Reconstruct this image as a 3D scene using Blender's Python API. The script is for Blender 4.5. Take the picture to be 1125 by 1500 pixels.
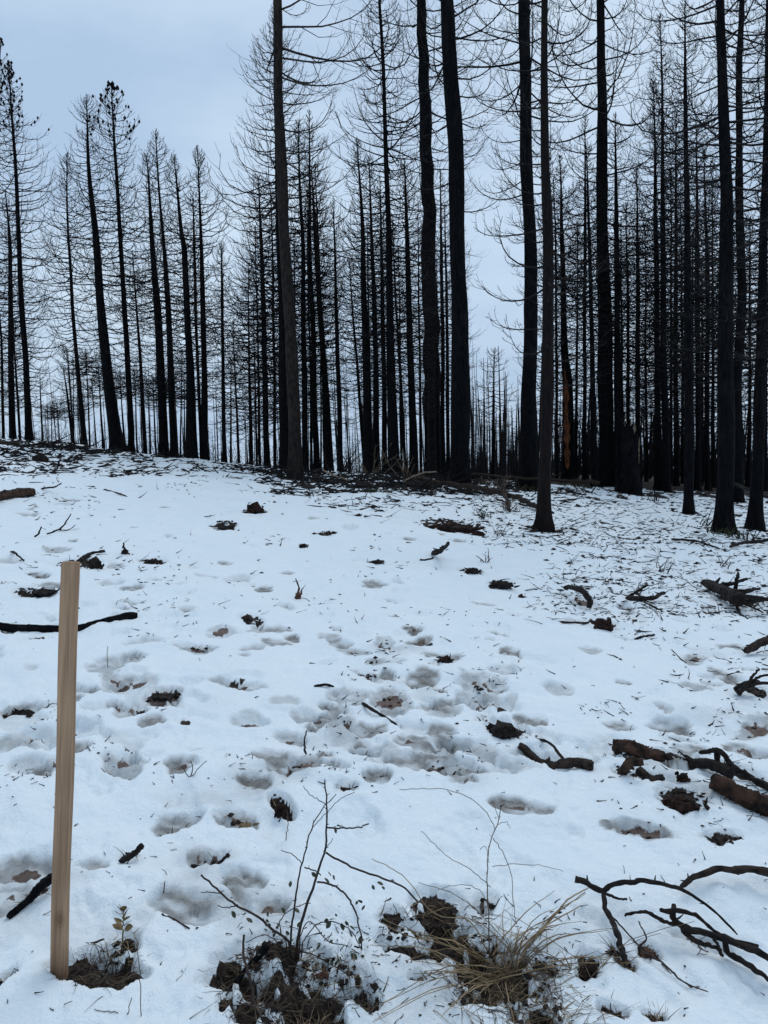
import bpy, math, random
import numpy as np
from mathutils import Matrix, Vector

for o in list(bpy.data.objects):
    bpy.data.objects.remove(o, do_unlink=True)
scene = bpy.context.scene
COL = scene.collection
rad = math.radians

# ------------------------------------------------------------------ camera
W0, H0, F0 = 1125.0, 1500.0, 1110.0            # photo size and focal length in its pixels
CAM_H, PITCH, ROLL = 1.45, 5.0, 1.2
cam_d = bpy.data.cameras.new('camera')
cam = bpy.data.objects.new('camera', cam_d); COL.objects.link(cam)
cam_d.sensor_fit = 'VERTICAL'; cam_d.sensor_height = 36.0
cam_d.lens = F0 / H0 * 36.0
cam_d.clip_start = 0.05; cam_d.clip_end = 6000
MC = Matrix.Translation((0, 0, CAM_H)) @ Matrix.Rotation(rad(90 - PITCH), 4, 'X') @ Matrix.Rotation(rad(-ROLL), 4, 'Z')
cam.matrix_world = MC
scene.camera = cam
RC = np.array(MC.to_3x3())
C0 = np.array([0, 0, CAM_H])
FWD = -RC[:, 2]

# ------------------------------------------------------------------ world: overcast winter sky
SUN_EL, SUN_AZ = 50.0, 24.0                     # veiled sun beyond the trees
world = bpy.data.worlds.new('World'); scene.world = world
world.use_nodes = True
nt = world.node_tree; nt.nodes.clear()
N = nt.nodes.new
out = N('ShaderNodeOutputWorld'); bg = N('ShaderNodeBackground')
sky = N('ShaderNodeTexSky'); sky.sky_type = 'NISHITA'; sky.sun_disc = False
sky.sun_elevation = rad(SUN_EL); sky.sun_rotation = rad(SUN_AZ)
sky.air_density = 1.0; sky.dust_density = 3.0; sky.ozone_density = 1.5
tc = N('ShaderNodeTexCoord'); mp = N('ShaderNodeMapping'); mp.inputs['Scale'].default_value = (1.1, 1.1, 2.6)
nz = N('ShaderNodeTexNoise'); nz.inputs['Scale'].default_value = 1.9; nz.inputs['Detail'].default_value = 5; nz.inputs['Roughness'].default_value = 0.5
cr = N('ShaderNodeValToRGB')
cr.color_ramp.elements[0].position = 0.38; cr.color_ramp.elements[0].color = (4.35, 5.9, 7.95, 1)
cr.color_ramp.elements[1].position = 0.63; cr.color_ramp.elements[1].color = (6.3, 7.85, 9.5, 1)
mx = N('ShaderNodeMix'); mx.data_type = 'RGBA'; mx.inputs['Factor'].default_value = 0.92
nt.links.new(tc.outputs['Generated'], mp.inputs['Vector']); nt.links.new(mp.outputs['Vector'], nz.inputs['Vector'])
nt.links.new(nz.outputs['Fac'], cr.inputs['Fac'])
nt.links.new(sky.outputs['Color'], mx.inputs['A']); nt.links.new(cr.outputs['Color'], mx.inputs['B'])
nt.links.new(mx.outputs['Result'], bg.inputs['Color'])
bg.inputs['Strength'].default_value = 0.1
nt.links.new(bg.outputs['Background'], out.inputs['Surface'])

sun_d = bpy.data.lights.new('sun', 'SUN'); sun_d.energy = 1.0; sun_d.angle = rad(34); sun_d.color = (1.0, 0.98, 0.93)
sun = bpy.data.objects.new('sun', sun_d); COL.objects.link(sun)
az = rad(SUN_AZ)
sdir = Vector((math.sin(az) * math.cos(rad(SUN_EL)), math.cos(az) * math.cos(rad(SUN_EL)), math.sin(rad(SUN_EL))))
sun.rotation_euler = sdir.to_track_quat('Z', 'Y').to_euler()
sun.location = sdir * 60

scene.view_settings.view_transform = 'Standard'
scene.view_settings.look = 'None'
scene.view_settings.exposure = 0.0
scene.view_settings.gamma = 1.0
scene.view_settings.use_curve_mapping = False
scene.render.engine = 'CYCLES'

# ------------------------------------------------------------------ noise and small maths
rng = np.random.default_rng(11)
def hash3(ix, iy, iz):
    h = (ix.astype(np.int64) * 374761393 + iy.astype(np.int64) * 668265263 + iz.astype(np.int64) * 2147483647) & 0xffffffff
    h = ((h ^ (h >> 13)) * 1274126177) & 0xffffffff
    h = ((h ^ (h >> 16)) * 2246822519) & 0xffffffff
    return ((h ^ (h >> 15)) & 0xffff) / 32767.5 - 1.0
def noise2(x, y, seed=0):
    ix = np.floor(x); iy = np.floor(y); fx = x - ix; fy = y - iy
    ux = fx * fx * fx * (fx * (fx * 6 - 15) + 10); uy = fy * fy * fy * (fy * (fy * 6 - 15) + 10)
    s = np.full_like(ix, seed)
    a = hash3(ix, iy, s); b = hash3(ix + 1, iy, s); c = hash3(ix, iy + 1, s); d = hash3(ix + 1, iy + 1, s)
    return (a * (1 - ux) + b * ux) * (1 - uy) + (c * (1 - ux) + d * ux) * uy
def noise3(x, y, z, seed=0):
    iz = np.floor(z); fz = z - iz; uz = fz * fz * (3 - 2 * fz)
    out_ = 0
    for k, w in ((0, 1 - uz), (1, uz)):
        out_ = out_ + w * noise2(x + (iz + k) * 17.31, y + (iz + k) * 9.73, seed)
    return out_
def sstep(a, b, x):
    t = np.clip((x - a) / (b - a), 0, 1); return t * t * (3 - 2 * t)

# ------------------------------------------------------------------ photo pixels to directions
def ray(px, py):
    px = np.asarray(px, float); py = np.asarray(py, float)
    v = np.stack([(px - W0 / 2) / F0, -(py - H0 / 2) / F0, -np.ones_like(px)], -1)
    return v @ RC.T
def at_depth(px, py, D):
    d = ray(px, py); return C0 + d * (D / d[..., 1])[..., None]
def depth_of(P):
    return float(np.dot(np.asarray(P) - C0, FWD))

# ------------------------------------------------------------------ terrain (large shape)
CREST = [(-700, 640, 34), (-300, 641, 33), (0, 643, 32), (100, 649, 31), (200, 660, 28), (300, 672, 25), (430, 691, 22.5),
         (560, 697, 21.5), (680, 706, 21.5), (800, 709, 23), (900, 714, 25), (1000, 720, 26.5), (1125, 728, 28), (1600, 740, 28)]
ca, ch, cd, cs = [], [], [], []
for x, y, r in CREST:
    d = ray(x, y); hd = math.hypot(d[0], d[1])
    ca.append(math.atan2(d[0], d[1])); cd.append(r); ch.append(CAM_H + r * d[2] / hd)
    cs.append(np.interp(x, [0, 380, 620, 760], [0.20, 0.20, 0.12, 0.035]))
ca = [-3.15, -1.6] + ca + [1.6, 3.15]; ch = [0, ch[0] * .5] + ch + [ch[-1] * .5, 0]
cd = [30, 34] + cd + [28, 30]; cs = [.1, .2] + cs + [.05, .1]
def G(x, y):
    x = np.asarray(x, float); y = np.asarray(y, float)
    r = np.hypot(x, y); a = np.arctan2(x, y)
    h = np.interp(a, ca, ch); rc = np.interp(a, ca, cd); s = np.interp(a, ca, cs)
    g1 = h * r / rc
    q = np.maximum(r - rc, 0)
    far = s * (np.sqrt(q * q + 16) - 4)
    ext = 0.12 * np.maximum(r - 170, 0)                       # the right-hand bench falls away in the end
    und = 0.10 * noise2(x * .13 + 5, y * .13, 3) * sstep(4, 14, r) * (1 - sstep(60, 200, r))
    return np.where(r < rc, g1, h - far) - ext * (s < .15) + und

def hit(px, py):
    px = np.atleast_1d(np.asarray(px, float)); py = np.atleast_1d(np.asarray(py, float))
    d = ray(px, py)
    d = d / np.linalg.norm(d, axis=-1, keepdims=True)
    t = np.geomspace(1.0, 120, 420)
    P = C0 + d[:, None, :] * t[None, :, None]
    gz = P[..., 2] - G(P[..., 0], P[..., 1])
    below = gz < 0
    idx = np.where(below.any(1), below.argmax(1), len(t) - 1); idx = np.maximum(idx, 1)
    i = np.arange(len(px))
    g0 = gz[i, idx - 1]; g1 = gz[i, idx]
    f = np.clip(g0 / np.where(np.abs(g0 - g1) < 1e-9, 1, g0 - g1), 0, 1)
    tt = t[idx - 1] + (t[idx] - t[idx - 1]) * f
    Q = C0 + d * tt[:, None]
    Q[:, 2] = G(Q[:, 0], Q[:, 1])
    return Q
def hit1(px, py):
    return hit([px], [py])[0]

# ------------------------------------------------------------------ snow relief: footprints, melt holes, dents
# px, py, width px, height px, turn (deg), depth m, soil share, slush share
PATCH = [
 (563,942,34,26,0,.055,.62,.4),(618,996,46,24,-12,.05,.12,1),(505,1062,52,28,-14,.05,.6,.5),(528,1096,46,30,0,.06,.0,1),
 (432,1120,86,26,6,.06,.35,.8),(372,1146,62,20,0,.05,.0,1),(548,1141,46,20,-8,.06,.0,1),(508,1158,50,20,0,.06,.7,.3),
 (412,1178,30,34,30,.08,.9,.1),(636,1122,70,18,-12,.04,.5,.6),(682,1145,36,16,0,.05,.1,1),(705,1008,78,38,-20,.045,.5,.6),
 (540,992,30,28,40,.05,.6,.4),(573,1026,66,34,-10,.055,.5,.7),(548,975,40,12,0,.03,.3,.7),(292,953,70,11,0,.05,.4,.7),(384,863,26,12,0,.04,.2,1),
 (428,942,28,10,0,.035,.1,1),(606,924,32,9,-12,.035,.2,1),(745,959,34,13,0,.04,.2,1),(242,1022,56,26,0,.06,.75,.5),
 (345,1006,90,9,0,.04,.2,.6),(58,1126,42,15,0,.05,.1,1),(118,1096,36,20,0,.06,.0,.9),(316,1250,64,28,0,.07,.6,.6),
 (358,1284,76,36,-10,.06,.0,1),(296,1322,110,36,8,.055,.03,.9),(252,1198,78,34,12,.06,.05,.9),(345,1196,60,20,0,.05,.35,.8),(395,1325,60,30,0,.05,.2,.9),
 (772,1187,112,20,-4,.05,.15,1),(932,1221,110,16,-16,.05,.55,.8),(1062,990,30,18,0,.05,.05,1),(1018,962,30,26,-35,.05,.3,.8),
 (1104,1065,46,44,-40,.06,.55,.7),(40,1256,90,34,6,.06,.25,.8),(12,1310,60,40,0,.06,.05,.8),(6,1440,50,50,0,.08,.3,.8),
 (650,970,30,16,0,.04,.9,0),(290,1250,40,20,0,.05,.2,.8),(125,1262,70,26,0,.05,.1,.8),
 # dark soil showing through
 (50,866,62,12,-4,.05,.85,.1),(118,822,60,22,-10,.05,.85,.1),(222,815,40,10,0,.05,.8,.1),(330,770,44,12,0,.04,.8,.1),(374,748,44,12,0,.04,.8,.1),
 (475,782,44,12,-8,.04,.8,.1),(445,803,16,10,0,.03,.8,.1),(552,820,26,9,0,.03,.8,.1),(735,850,52,12,-6,.05,.8,.1),(690,832,46,9,-8,.04,.7,.2),
 (662,768,110,16,-12,.06,.95,0),(880,914,44,18,0,.05,.85,.1),(850,880,40,16,0,.04,.4,.4),(1070,872,90,34,-14,.06,.7,.2),(740,1058,70,26,-10,.07,.9,.1),
 (815,1108,120,20,-22,.06,.75,.3),(960,1112,140,26,-14,.06,.7,.2),(930,1140,70,20,-10,.05,.8,.2),(1000,1176,80,30,-10,.05,.85,.2),(1062,1231,56,16,-8,.05,.85,.2),
 (1100,1010,50,36,0,.05,.5,.3),(1085,1135,110,24,-24,.06,.7,.2),(370,917,40,12,0,.04,.8,.1),(20,1035,60,16,0,.05,.6,.5),(205,1040,18,14,0,.04,.6,.3),
 (190,1252,40,12,20,.04,.6,.4),(55,1308,60,14,30,.04,.6,.3),
 # around the stake and the foreground plants
 (143,1424,104,54,4,.055,.95,0),(178,1384,44,54,0,.055,.95,0),(360,1410,70,66,20,.07,.62,.2),(425,1388,150,50,0,.05,.85,.1),(480,1415,120,56,-20,.05,.85,.1),(440,1448,140,70,10,.05,.88,.1),(395,1480,110,64,0,.05,.82,.1),(455,1500,110,60,0,.05,.75,.1),(350,1412,90,60,20,.05,.8,.1),(535,1450,70,44,0,.05,.8,.1),
 (530,1448,56,30,0,.07,.72,.2),(600,1372,120,60,-20,.06,.8,.1),(636,1335,90,66,0,.06,.8,.1),(575,1345,60,40,0,.05,.6,.2),(680,1385,160,66,-24,.05,.9,.1),(735,1425,160,80,-20,.05,.92,.1),(700,1465,100,50,0,.05,.75,.1),(780,1466,110,64,0,.05,.88,.1),(715,1325,44,34,0,.06,.5,.5),
 (610,1434,34,14,0,.06,.7,.1),(790,1496,110,50,0,.05,.85,.1),(862,1406,40,48,-30,.05,.9,0),(950,1385,40,26,0,.05,.7,.1),(895,1486,50,26,0,.06,.8,.1),(960,1490,36,22,0,.06,.9,0),
 (915,1405,30,16,0,.05,.8,0),(900,1395,20,14,0,.04,.5,.1),(1020,1368,80,20,-24,.05,.35,.4),(800,1415,60,26,-10,.06,.6,.1),(330,1470,30,50,0,.05,.6,.1),(490,1492,40,30,0,.06,.7,.1),
]
pl = []
for (x, y, w, h, rot, dep, so, sl) in PATCH:
    P = hit1(x, y); Pf = hit1(x, y - h / 2); Pn = hit1(x, y + h / 2)
    a = w / 2 * depth_of(P) / F0; b = max(np.linalg.norm(Pf[:2] - Pn[:2]) / 2, a * .35); b = min(b, a * 3.2)
    pl.append((P[0], P[1], a, b, rad(rot), dep * min(1.0, .55 + a * 4) * (.42 if so <= .5 else .62), so, sl))
TRAIL = []; MUD = [None]
for (x, y, w) in [(563,945,60),(600,1000,80),(540,1010,70),(505,1070,80),(575,1030,80),(700,1005,70),(430,1125,60),(540,1145,50),(380,1150,50),(300,1200,80),(330,1260,110),(290,1320,110),(60,1265,120),(10,1320,110),(20,1430,90),(400,1330,70),(640,1125,60),(1000,1170,90),(960,1110,80),(1080,1050,70),(440,1440,130),(700,1410,150),(30,1040,60),(240,1020,60)]:
    P = hit1(x, y); TRAIL.append((P[0], P[1], w * depth_of(P) / F0))
MELT = []                                       # filled by the trees: (x, y, radius)
DENT = []
rd = random.Random(5)
for i in range(170):
    x = rd.uniform(-40, 1165); y = 720 + 780 * rd.random() ** 1.35
    P = hit1(x, y); a = rd.uniform(.035, .10)
    DENT.append((P[0], P[1], a, a * rd.uniform(.9, 2.4), rd.uniform(-.9, .9), rd.uniform(.005, .016), 0.0, 0.0))
for i in range(340):
    x = rd.uniform(-40, 1165); y = 728 + 400 * rd.random() ** 1.15
    P = hit1(x, y); a = rd.uniform(.04, .13)
    DENT.append((P[0], P[1], a, a * rd.uniform(.35, 1.5), rd.uniform(-1.2, 1.2), rd.uniform(.010, .030), rd.choice((0, 0, 0, .12, .3, .35)), rd.choice((0, .2, .4, .6, .9))))  # slush share: thin snow, plus streak shadows painted dark into the dents
def surface(x, y):
    """height, bare-soil share, slush share (in dents also painted shade) of the snow-covered ground"""
    x = np.asarray(x, float); y = np.asarray(y, float)
    r = np.hypot(x, y)
    near = 1 - sstep(40, 80, r)
    z = G(x, y)
    z = z + near * (.026 * noise2(x * .9, y * .75, 1) + .011 * noise2(x * 2.3 + 3, y * 1.9, 2) + .011 * noise2(x * 5.5, y * 5.0, 4)
                    + .0060 * noise2(x * 12, y * 12, 5) + .0030 * noise2(x * 27, y * 27, 6))
    z = z + near * (.020 * noise2(x * .7 + 4, y * 2.4, 23) + .013 * noise2(x * 2.0 + 8, y * 4.6, 24))
    bil = np.abs(noise2(x * 2.2 + 11, y * 3.2, 27)) * .016 + np.abs(noise2(x * 5.6 + 3, y * 7.5, 29)) * .012 + np.abs(noise2(x * 13, y * 15, 30)) * .008
    z = z + near * bil * np.clip(.45 + .8 * noise2(x * .7, y * .7 + 5, 34), .12, 1)
    trail = np.zeros_like(z)
    for (tx, ty, tr) in TRAIL:
        trail = np.maximum(trail, np.exp(-(((x - tx) ** 2 + (y - ty) ** 2) / tr ** 2)))
    lump = np.clip(noise2(x * 9 + 9, y * 9, 21), 0, 1) ** 1.5 + .6 * np.clip(noise2(x * 21 + 9, y * 21, 25), 0, 1) ** 1.5 + .35 * np.clip(noise2(x * 45, y * 45, 26), 0, 1)
    z = z + near * lump * (.005 + .014 * trail)
    soil = np.zeros_like(z); slush = np.zeros_like(z); mud = np.zeros_like(z)
    wob = .26 * noise2(x * 7, y * 7, 7) + .17 * noise2(x * 19, y * 19, 8) + .10 * noise2(x * 46, y * 46, 28)
    wlow = .34 * noise2(x * 6, y * 6, 7) + .22 * noise2(x * 15, y * 15, 8) + .10 * noise2(x * 36, y * 36, 28)
    for (cx, cy, a, b, rot, dep, so, sl) in pl + DENT:
        m = max(a, b) * 1.9
        sel = np.nonzero((np.abs(x - cx) < m) & (np.abs(y - cy) < m))
        if len(sel[0]) == 0: continue
        dx = x[sel] - cx; dy = y[sel] - cy
        c, s_ = math.cos(rot), math.sin(rot)
        q = np.hypot((dx * c + dy * s_) / a, (-dx * s_ + dy * c) / b) + (wob[sel] if so > .5 else wlow[sel])
        if so > .5: k = 1 - sstep(so * .96 - .02, so * .96 + .20, q)
        else: k = 1 - sstep(.74, 1.08, q)
        z[sel] += (.007 * noise2(x[sel] * 31, y[sel] * 31, 71) + .008 * noise2(x[sel] * 60, y[sel] * 60, 72)) * (1 - sstep(.6, 1.0, q)) * (1 if so > .3 else .5)
        rim = np.exp(-((q - 1.25) / .16) ** 2) * .08
        z[sel] += -dep * k + dep * rim
        if so:
            isl = 1 - sstep(.30, .42, noise2(x[sel] * 13, y[sel] * 15, 77) + .45 * noise2(x[sel] * 34, y[sel] * 34, 78)) * (1 if a > .04 else 0)
            z[sel] += .020 * (1 - isl) * (q < so)
            soil[sel] = np.maximum(soil[sel], (1 - sstep(so * .96 - .10, so * .96 + .03, q)) * isl)
        if so and sl >= .39: mud[sel] = np.maximum(mud[sel], (1 - sstep(so * 1.15, so * 1.15 + .2, q)) * np.clip(.95 + .5 * noise2(x[sel] * 9, y[sel] * 9, 76), 0, 1))
        if sl: slush[sel] = np.maximum(slush[sel], sl * (1 - sstep(.80, 1.02, q)) * np.clip(.85 + .7 * noise2(x[sel] * 14, y[sel] * 30, 73), .25, 1))
    slush = np.maximum(slush, .5 * trail * np.clip(noise2(x * 5 + 7, y * 5, 74) + .3 * noise2(x * 16, y * 16, 75), 0, 1))
    for (cx, cy, rr) in MELT:
        m = rr * 2.4
        sel = np.nonzero((np.abs(x - cx) < m) & (np.abs(y - cy) < m))
        if len(sel[0]) == 0: continue
        q = np.hypot(x[sel] - cx, (y[sel] - cy) * .8) / rr + wob[sel] * 1.3
        z[sel] -= .05 * (1 - sstep(.6, 1.3, q))
        soil[sel] = np.maximum(soil[sel], 1 - sstep(.8, 1.05, q))
    # thin, broken snow towards the crest and below the trees on the right, none beyond it
    a_ = np.arctan2(x, y); rc = np.interp(a_, ca, cd)
    patchy = noise2(x * 1.7, y * .9, 31) * .6 + noise2(x * 4.6, y * 3.0, 32) * .45 + noise2(x * 12, y * 9, 33) * .3
    zone = sstep(.70, .97, r / rc) * np.interp(a_, [-.6, -.2, 0, .25, .6], [.72, .66, .74, .58, .5])
    zone = zone + .22 * sstep(.08, .32, a_) * sstep(8, 13, r)
    over = sstep(1.0, 1.12, r / rc)
    thin = sstep(.50, .62, patchy + zone * 1.0 - .28) * sstep(.03, .18, zone)
    soil = np.maximum(soil, thin)
    soil = np.maximum(soil, over * sstep(-.3, .2, patchy + .35 + .6 * sstep(.0, .1, a_)))
    z = z - .03 * thin * near
    MUD[0] = mud
    return z, np.clip(soil, 0, 1), np.clip(slush, 0, 1)
def surf_z(x, y):
    return float(surface(np.array([x]), np.array([y]))[0][0])

# ------------------------------------------------------------------ materials
def new_mat(name):
    m = bpy.data.materials.new(name); m.use_nodes = True
    b = m.node_tree.nodes['Principled BSDF']
    return m, m.node_tree, b
def simple_mat(name, c1, c2, scale=(8, 8, 8), nscale=1.0, rough=.85, bump=.3, bdist=.01, spec=.25, detail=6, lo=.35, hi=.65, patch=None):
    m, t, b = new_mat(name)
    tcn = t.nodes.new('ShaderNodeTexCoord'); mpn = t.nodes.new('ShaderNodeMapping'); mpn.inputs['Scale'].default_value = scale
    n = t.nodes.new('ShaderNodeTexNoise'); n.inputs['Scale'].default_value = nscale; n.inputs['Detail'].default_value = detail
    r = t.nodes.new('ShaderNodeValToRGB')
    r.color_ramp.elements[0].position = lo; r.color_ramp.elements[0].color = (*c1, 1)
    r.color_ramp.elements[1].position = hi; r.color_ramp.elements[1].color = (*c2, 1)
    bp = t.nodes.new('ShaderNodeBump'); bp.inputs['Strength'].default_value = bump; bp.inputs['Distance'].default_value = bdist
    L = t.links.new
    L(tcn.outputs['Object'], mpn.inputs['Vector']); L(mpn.outputs['Vector'], n.inputs['Vector']); L(n.outputs['Fac'], r.inputs['Fac'])
    L(r.outputs['Color'], b.inputs['Base Color']); L(n.outputs['Fac'], bp.inputs['Height']); L(bp.outputs['Normal'], b.inputs['Normal'])
    if patch:
        n2 = t.nodes.new('ShaderNodeTexNoise'); n2.inputs['Scale'].default_value = 1.7; n2.inputs['Detail'].default_value = 8; n2.inputs['Roughness'].default_value = .7
        m2 = t.nodes.new('ShaderNodeMapping'); m2.inputs['Scale'].default_value = (2.2, 2.2, .8); L(tcn.outputs['Object'], m2.inputs['Vector']); L(m2.outputs['Vector'], n2.inputs['Vector'])
        mr = t.nodes.new('ShaderNodeMapRange'); mr.inputs['From Min'].default_value = .53; mr.inputs['From Max'].default_value = .70; mr.inputs['To Max'].default_value = .75; L(n2.outputs['Fac'], mr.inputs['Value'])
        mm = t.nodes.new('ShaderNodeMix'); mm.data_type = 'RGBA'; L(mr.outputs['Result'], mm.inputs['Factor']); L(r.outputs['Color'], mm.inputs['A']); mm.inputs['B'].default_value = (*patch, 1)
        L(mm.outputs['Result'], b.inputs['Base Color'])
    b.inputs['Roughness'].default_value = rough; b.inputs['Specular IOR Level'].default_value = spec
    return m
M = {}
M['char_bark'] = simple_mat('char_bark', (.0016, .0018, .0026), (.0062, .0063, .0078), (26, 26, 5), 1, .95, 1, .04, .1, patch=(.016, .014, .014))
M['brown_bark'] = simple_mat('brown_bark', (.005, .004, .0038), (.028, .020, .017), (20, 20, 6), 1, .9, 1, .04, .2, patch=(.040, .030, .025))
M['red_bark'] = simple_mat('red_bark', (.0025, .002, .0022), (.012, .0065, .006), (24, 24, 5), 1, .9, .8, .02, .2)
M['char_twig'] = simple_mat('char_twig', (.004, .004, .005), (.011, .010, .011), (9, 9, 9), 1, .9, .2, .004, .2)
M['grey_twig'] = simple_mat('grey_twig', (.010, .009, .009), (.034, .029, .027), (9, 9, 9), 1, .9, .2, .004, .2)
M['orange_wood'] = simple_mat('orange_wood', (.030, .010, .006), (.26, .085, .030), (30, 30, 3), 1, .8, .5, .01, .25)
M['pale_wood'] = simple_mat('pale_wood', (.12, .09, .06), (.32, .25, .18), (40, 40, 4), 1, .8, .5, .005, .25)
M['dead_wood'] = simple_mat('dead_wood', (.007, .005, .0045), (.045, .029, .023), (34, 34, 34), 1, .9, .9, .008, .2)
M['dark_wood'] = simple_mat('dark_wood', (.006, .005, .005), (.028, .020, .017), (30, 30, 30), 1, .9, .9, .008, .2)
M['bark_log'] = simple_mat('bark_log', (.007, .0045, .004), (.070, .036, .024), (22, 22, 22), 1, .9, 1, .012, .2)
M['soil'] = simple_mat('soil', (.005, .0035, .003), (.042, .021, .016), (40, 40, 40), 1, .95, 1, .01, .15)
M['straw'] = simple_mat('straw', (.13, .085, .042), (.36, .26, .15), (14, 14, 14), 1, .8, .1, .002, .3)
M['weed'] = simple_mat('weed', (.06, .042, .030), (.17, .125, .085), (14, 14, 14), 1, .85, .1, .002, .2)
M['stem'] = simple_mat('stem', (.018, .013, .012), (.060, .042, .036), (40, 40, 40), 1, .85, .3, .001, .25)
M['leaf'] = simple_mat('leaf', (.022, .030, .020), (.070, .072, .042), (60, 60, 60), 1, .7, .1, .001, .3)
M['brown_leaf'] = simple_mat('brown_leaf', (.045, .020, .013), (.135, .062, .040), (50, 50, 50), 1, .8, .3, .002, .3)
M['seedling'] = simple_mat('seedling', (.12, .085, .035), (.30, .22, .10), (60, 60, 60), 1, .7, .1, .001, .3)
M['moss_grass'] = simple_mat('moss_grass', (.020, .024, .012), (.065, .062, .030), (20, 20, 20), 1, .9, .1, .002, .2)

def stake_mat():
    m, t, b = new_mat('stake_wood'); L = t.links.new
    tcn = t.nodes.new('ShaderNodeTexCoord'); mpn = t.nodes.new('ShaderNodeMapping'); mpn.inputs['Scale'].default_value = (120, 60, 3.2)
    n = t.nodes.new('ShaderNodeTexNoise'); n.inputs['Scale'].default_value = 1; n.inputs['Detail'].default_value = 5; n.inputs['Distortion'].default_value = .6
    n2 = t.nodes.new('ShaderNodeTexNoise'); n2.inputs['Scale'].default_value = 5; n2.inputs['Detail'].default_value = 3
    n3 = t.nodes.new('ShaderNodeTexNoise'); n3.inputs['Scale'].default_value = 260; n3.inputs['Detail'].default_value = 2
    r = t.nodes.new('ShaderNodeValToRGB')
    r.color_ramp.elements[0].position = .28; r.color_ramp.elements[0].color = (.225, .130, .076, 1)
    r.color_ramp.elements[1].position = .68; r.color_ramp.elements[1].color = (.45, .285, .172, 1)
    mxn = t.nodes.new('ShaderNodeMix'); mxn.data_type = 'RGBA'; mxn.blend_type = 'MULTIPLY'; mxn.inputs['Factor'].default_value = .55
    r2 = t.nodes.new('ShaderNodeValToRGB'); r2.color_ramp.elements[0].position = .3; r2.color_ramp.elements[0].color = (.62, .60, .60, 1)
    r2.color_ramp.elements[1].position = .65; r2.color_ramp.elements[1].color = (1, 1, 1, 1)
    bp = t.nodes.new('ShaderNodeBump'); bp.inputs['Strength'].default_value = .35; bp.inputs['Distance'].default_value = .002
    L(tcn.outputs['Object'], mpn.inputs['Vector']); L(mpn.outputs['Vector'], n.inputs['Vector'])
    L(tcn.outputs['Object'], n2.inputs['Vector']); L(tcn.outputs['Object'], n3.inputs['Vector'])
    L(n.outputs['Fac'], r.inputs['Fac']); L(n2.outputs['Fac'], r2.inputs['Fac'])
    sx = t.nodes.new('ShaderNodeSeparateXYZ'); L(tcn.outputs['Object'], sx.inputs['Vector'])
    cx = t.nodes.new('ShaderNodeCombineXYZ'); L(sx.outputs['X'], cx.inputs['X'])
    mz = t.nodes.new('ShaderNodeMath'); mz.operation = 'MULTIPLY_ADD'; mz.inputs[1].default_value = .5; mz.inputs[2].default_value = -.085; L(sx.outputs['Z'], mz.inputs[0]); L(mz.outputs[0], cx.inputs['Z'])
    vl = t.nodes.new('ShaderNodeVectorMath'); vl.operation = 'LENGTH'; L(cx.outputs[0], vl.inputs[0])
    vn = t.nodes.new('ShaderNodeMath'); vn.operation = 'MULTIPLY_ADD'; vn.inputs[1].default_value = .006; L(n2.outputs['Fac'], vn.inputs[0]); L(vl.outputs['Value'], vn.inputs[2])
    kr = t.nodes.new('ShaderNodeValToRGB'); els = kr.color_ramp.elements
    els[0].position = .0; els[0].color = (.42, .36, .32, 1); els[1].position = 1; els[1].color = (1, 1, 1, 1)
    for q_, c_ in ((.30, .50), (.36, .40), (.44, .78), (.55, .70), (.66, .95)):
        e_ = els.new(q_); e_.color = (c_, c_ * .95, c_ * .9, 1)
    km = t.nodes.new('ShaderNodeMath'); km.operation = 'MULTIPLY'; km.inputs[1].default_value = 40; L(vn.outputs[0], km.inputs[0]); L(km.outputs[0], kr.inputs['Fac'])
    mk = t.nodes.new('ShaderNodeMix'); mk.data_type = 'RGBA'; mk.blend_type = 'MULTIPLY'; mk.inputs['Factor'].default_value = .8
    L(r.outputs['Color'], mk.inputs['A']); L(kr.outputs['Color'], mk.inputs['B'])
    L(mk.outputs['Result'], mxn.inputs['A']); L(r2.outputs['Color'], mxn.inputs['B']); 
    dz = t.nodes.new('ShaderNodeMath'); dz.operation = 'MULTIPLY_ADD'; dz.inputs[1].default_value = .16; L(n2.outputs['Fac'], dz.inputs[0])
    dn = t.nodes.new('ShaderNodeMath'); dn.operation = 'MULTIPLY'; dn.inputs[1].default_value = -1; L(sx.outputs['Z'], dn.inputs[0]); L(dn.outputs[0], dz.inputs[2])
    dr = t.nodes.new('ShaderNodeMapRange'); dr.inputs['From Min'].default_value = -.03; dr.inputs['From Max'].default_value = .05; dr.inputs['To Max'].default_value = .6; L(dz.outputs[0], dr.inputs['Value'])
    dm = t.nodes.new('ShaderNodeMix'); dm.data_type = 'RGBA'; dm.blend_type = 'MULTIPLY'; dm.inputs['B'].default_value = (.34, .28, .24, 1); L(dr.outputs['Result'], dm.inputs['Factor']); L(mxn.outputs['Result'], dm.inputs['A'])
    L(dm.outputs['Result'], b.inputs['Base Color'])
    L(n.outputs['Fac'], bp.inputs['Height']); L(bp.outputs['Normal'], b.inputs['Normal'])
    b.inputs['Roughness'].default_value = .7; b.inputs['Specular IOR Level'].default_value = .3
    return m
M['stake_wood'] = stake_mat()
M['knot_wood'] = simple_mat('knot_wood', (.13, .070, .040), (.22, .125, .078), (90, 90, 90), 1, .75, .2, .001, .3)

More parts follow.
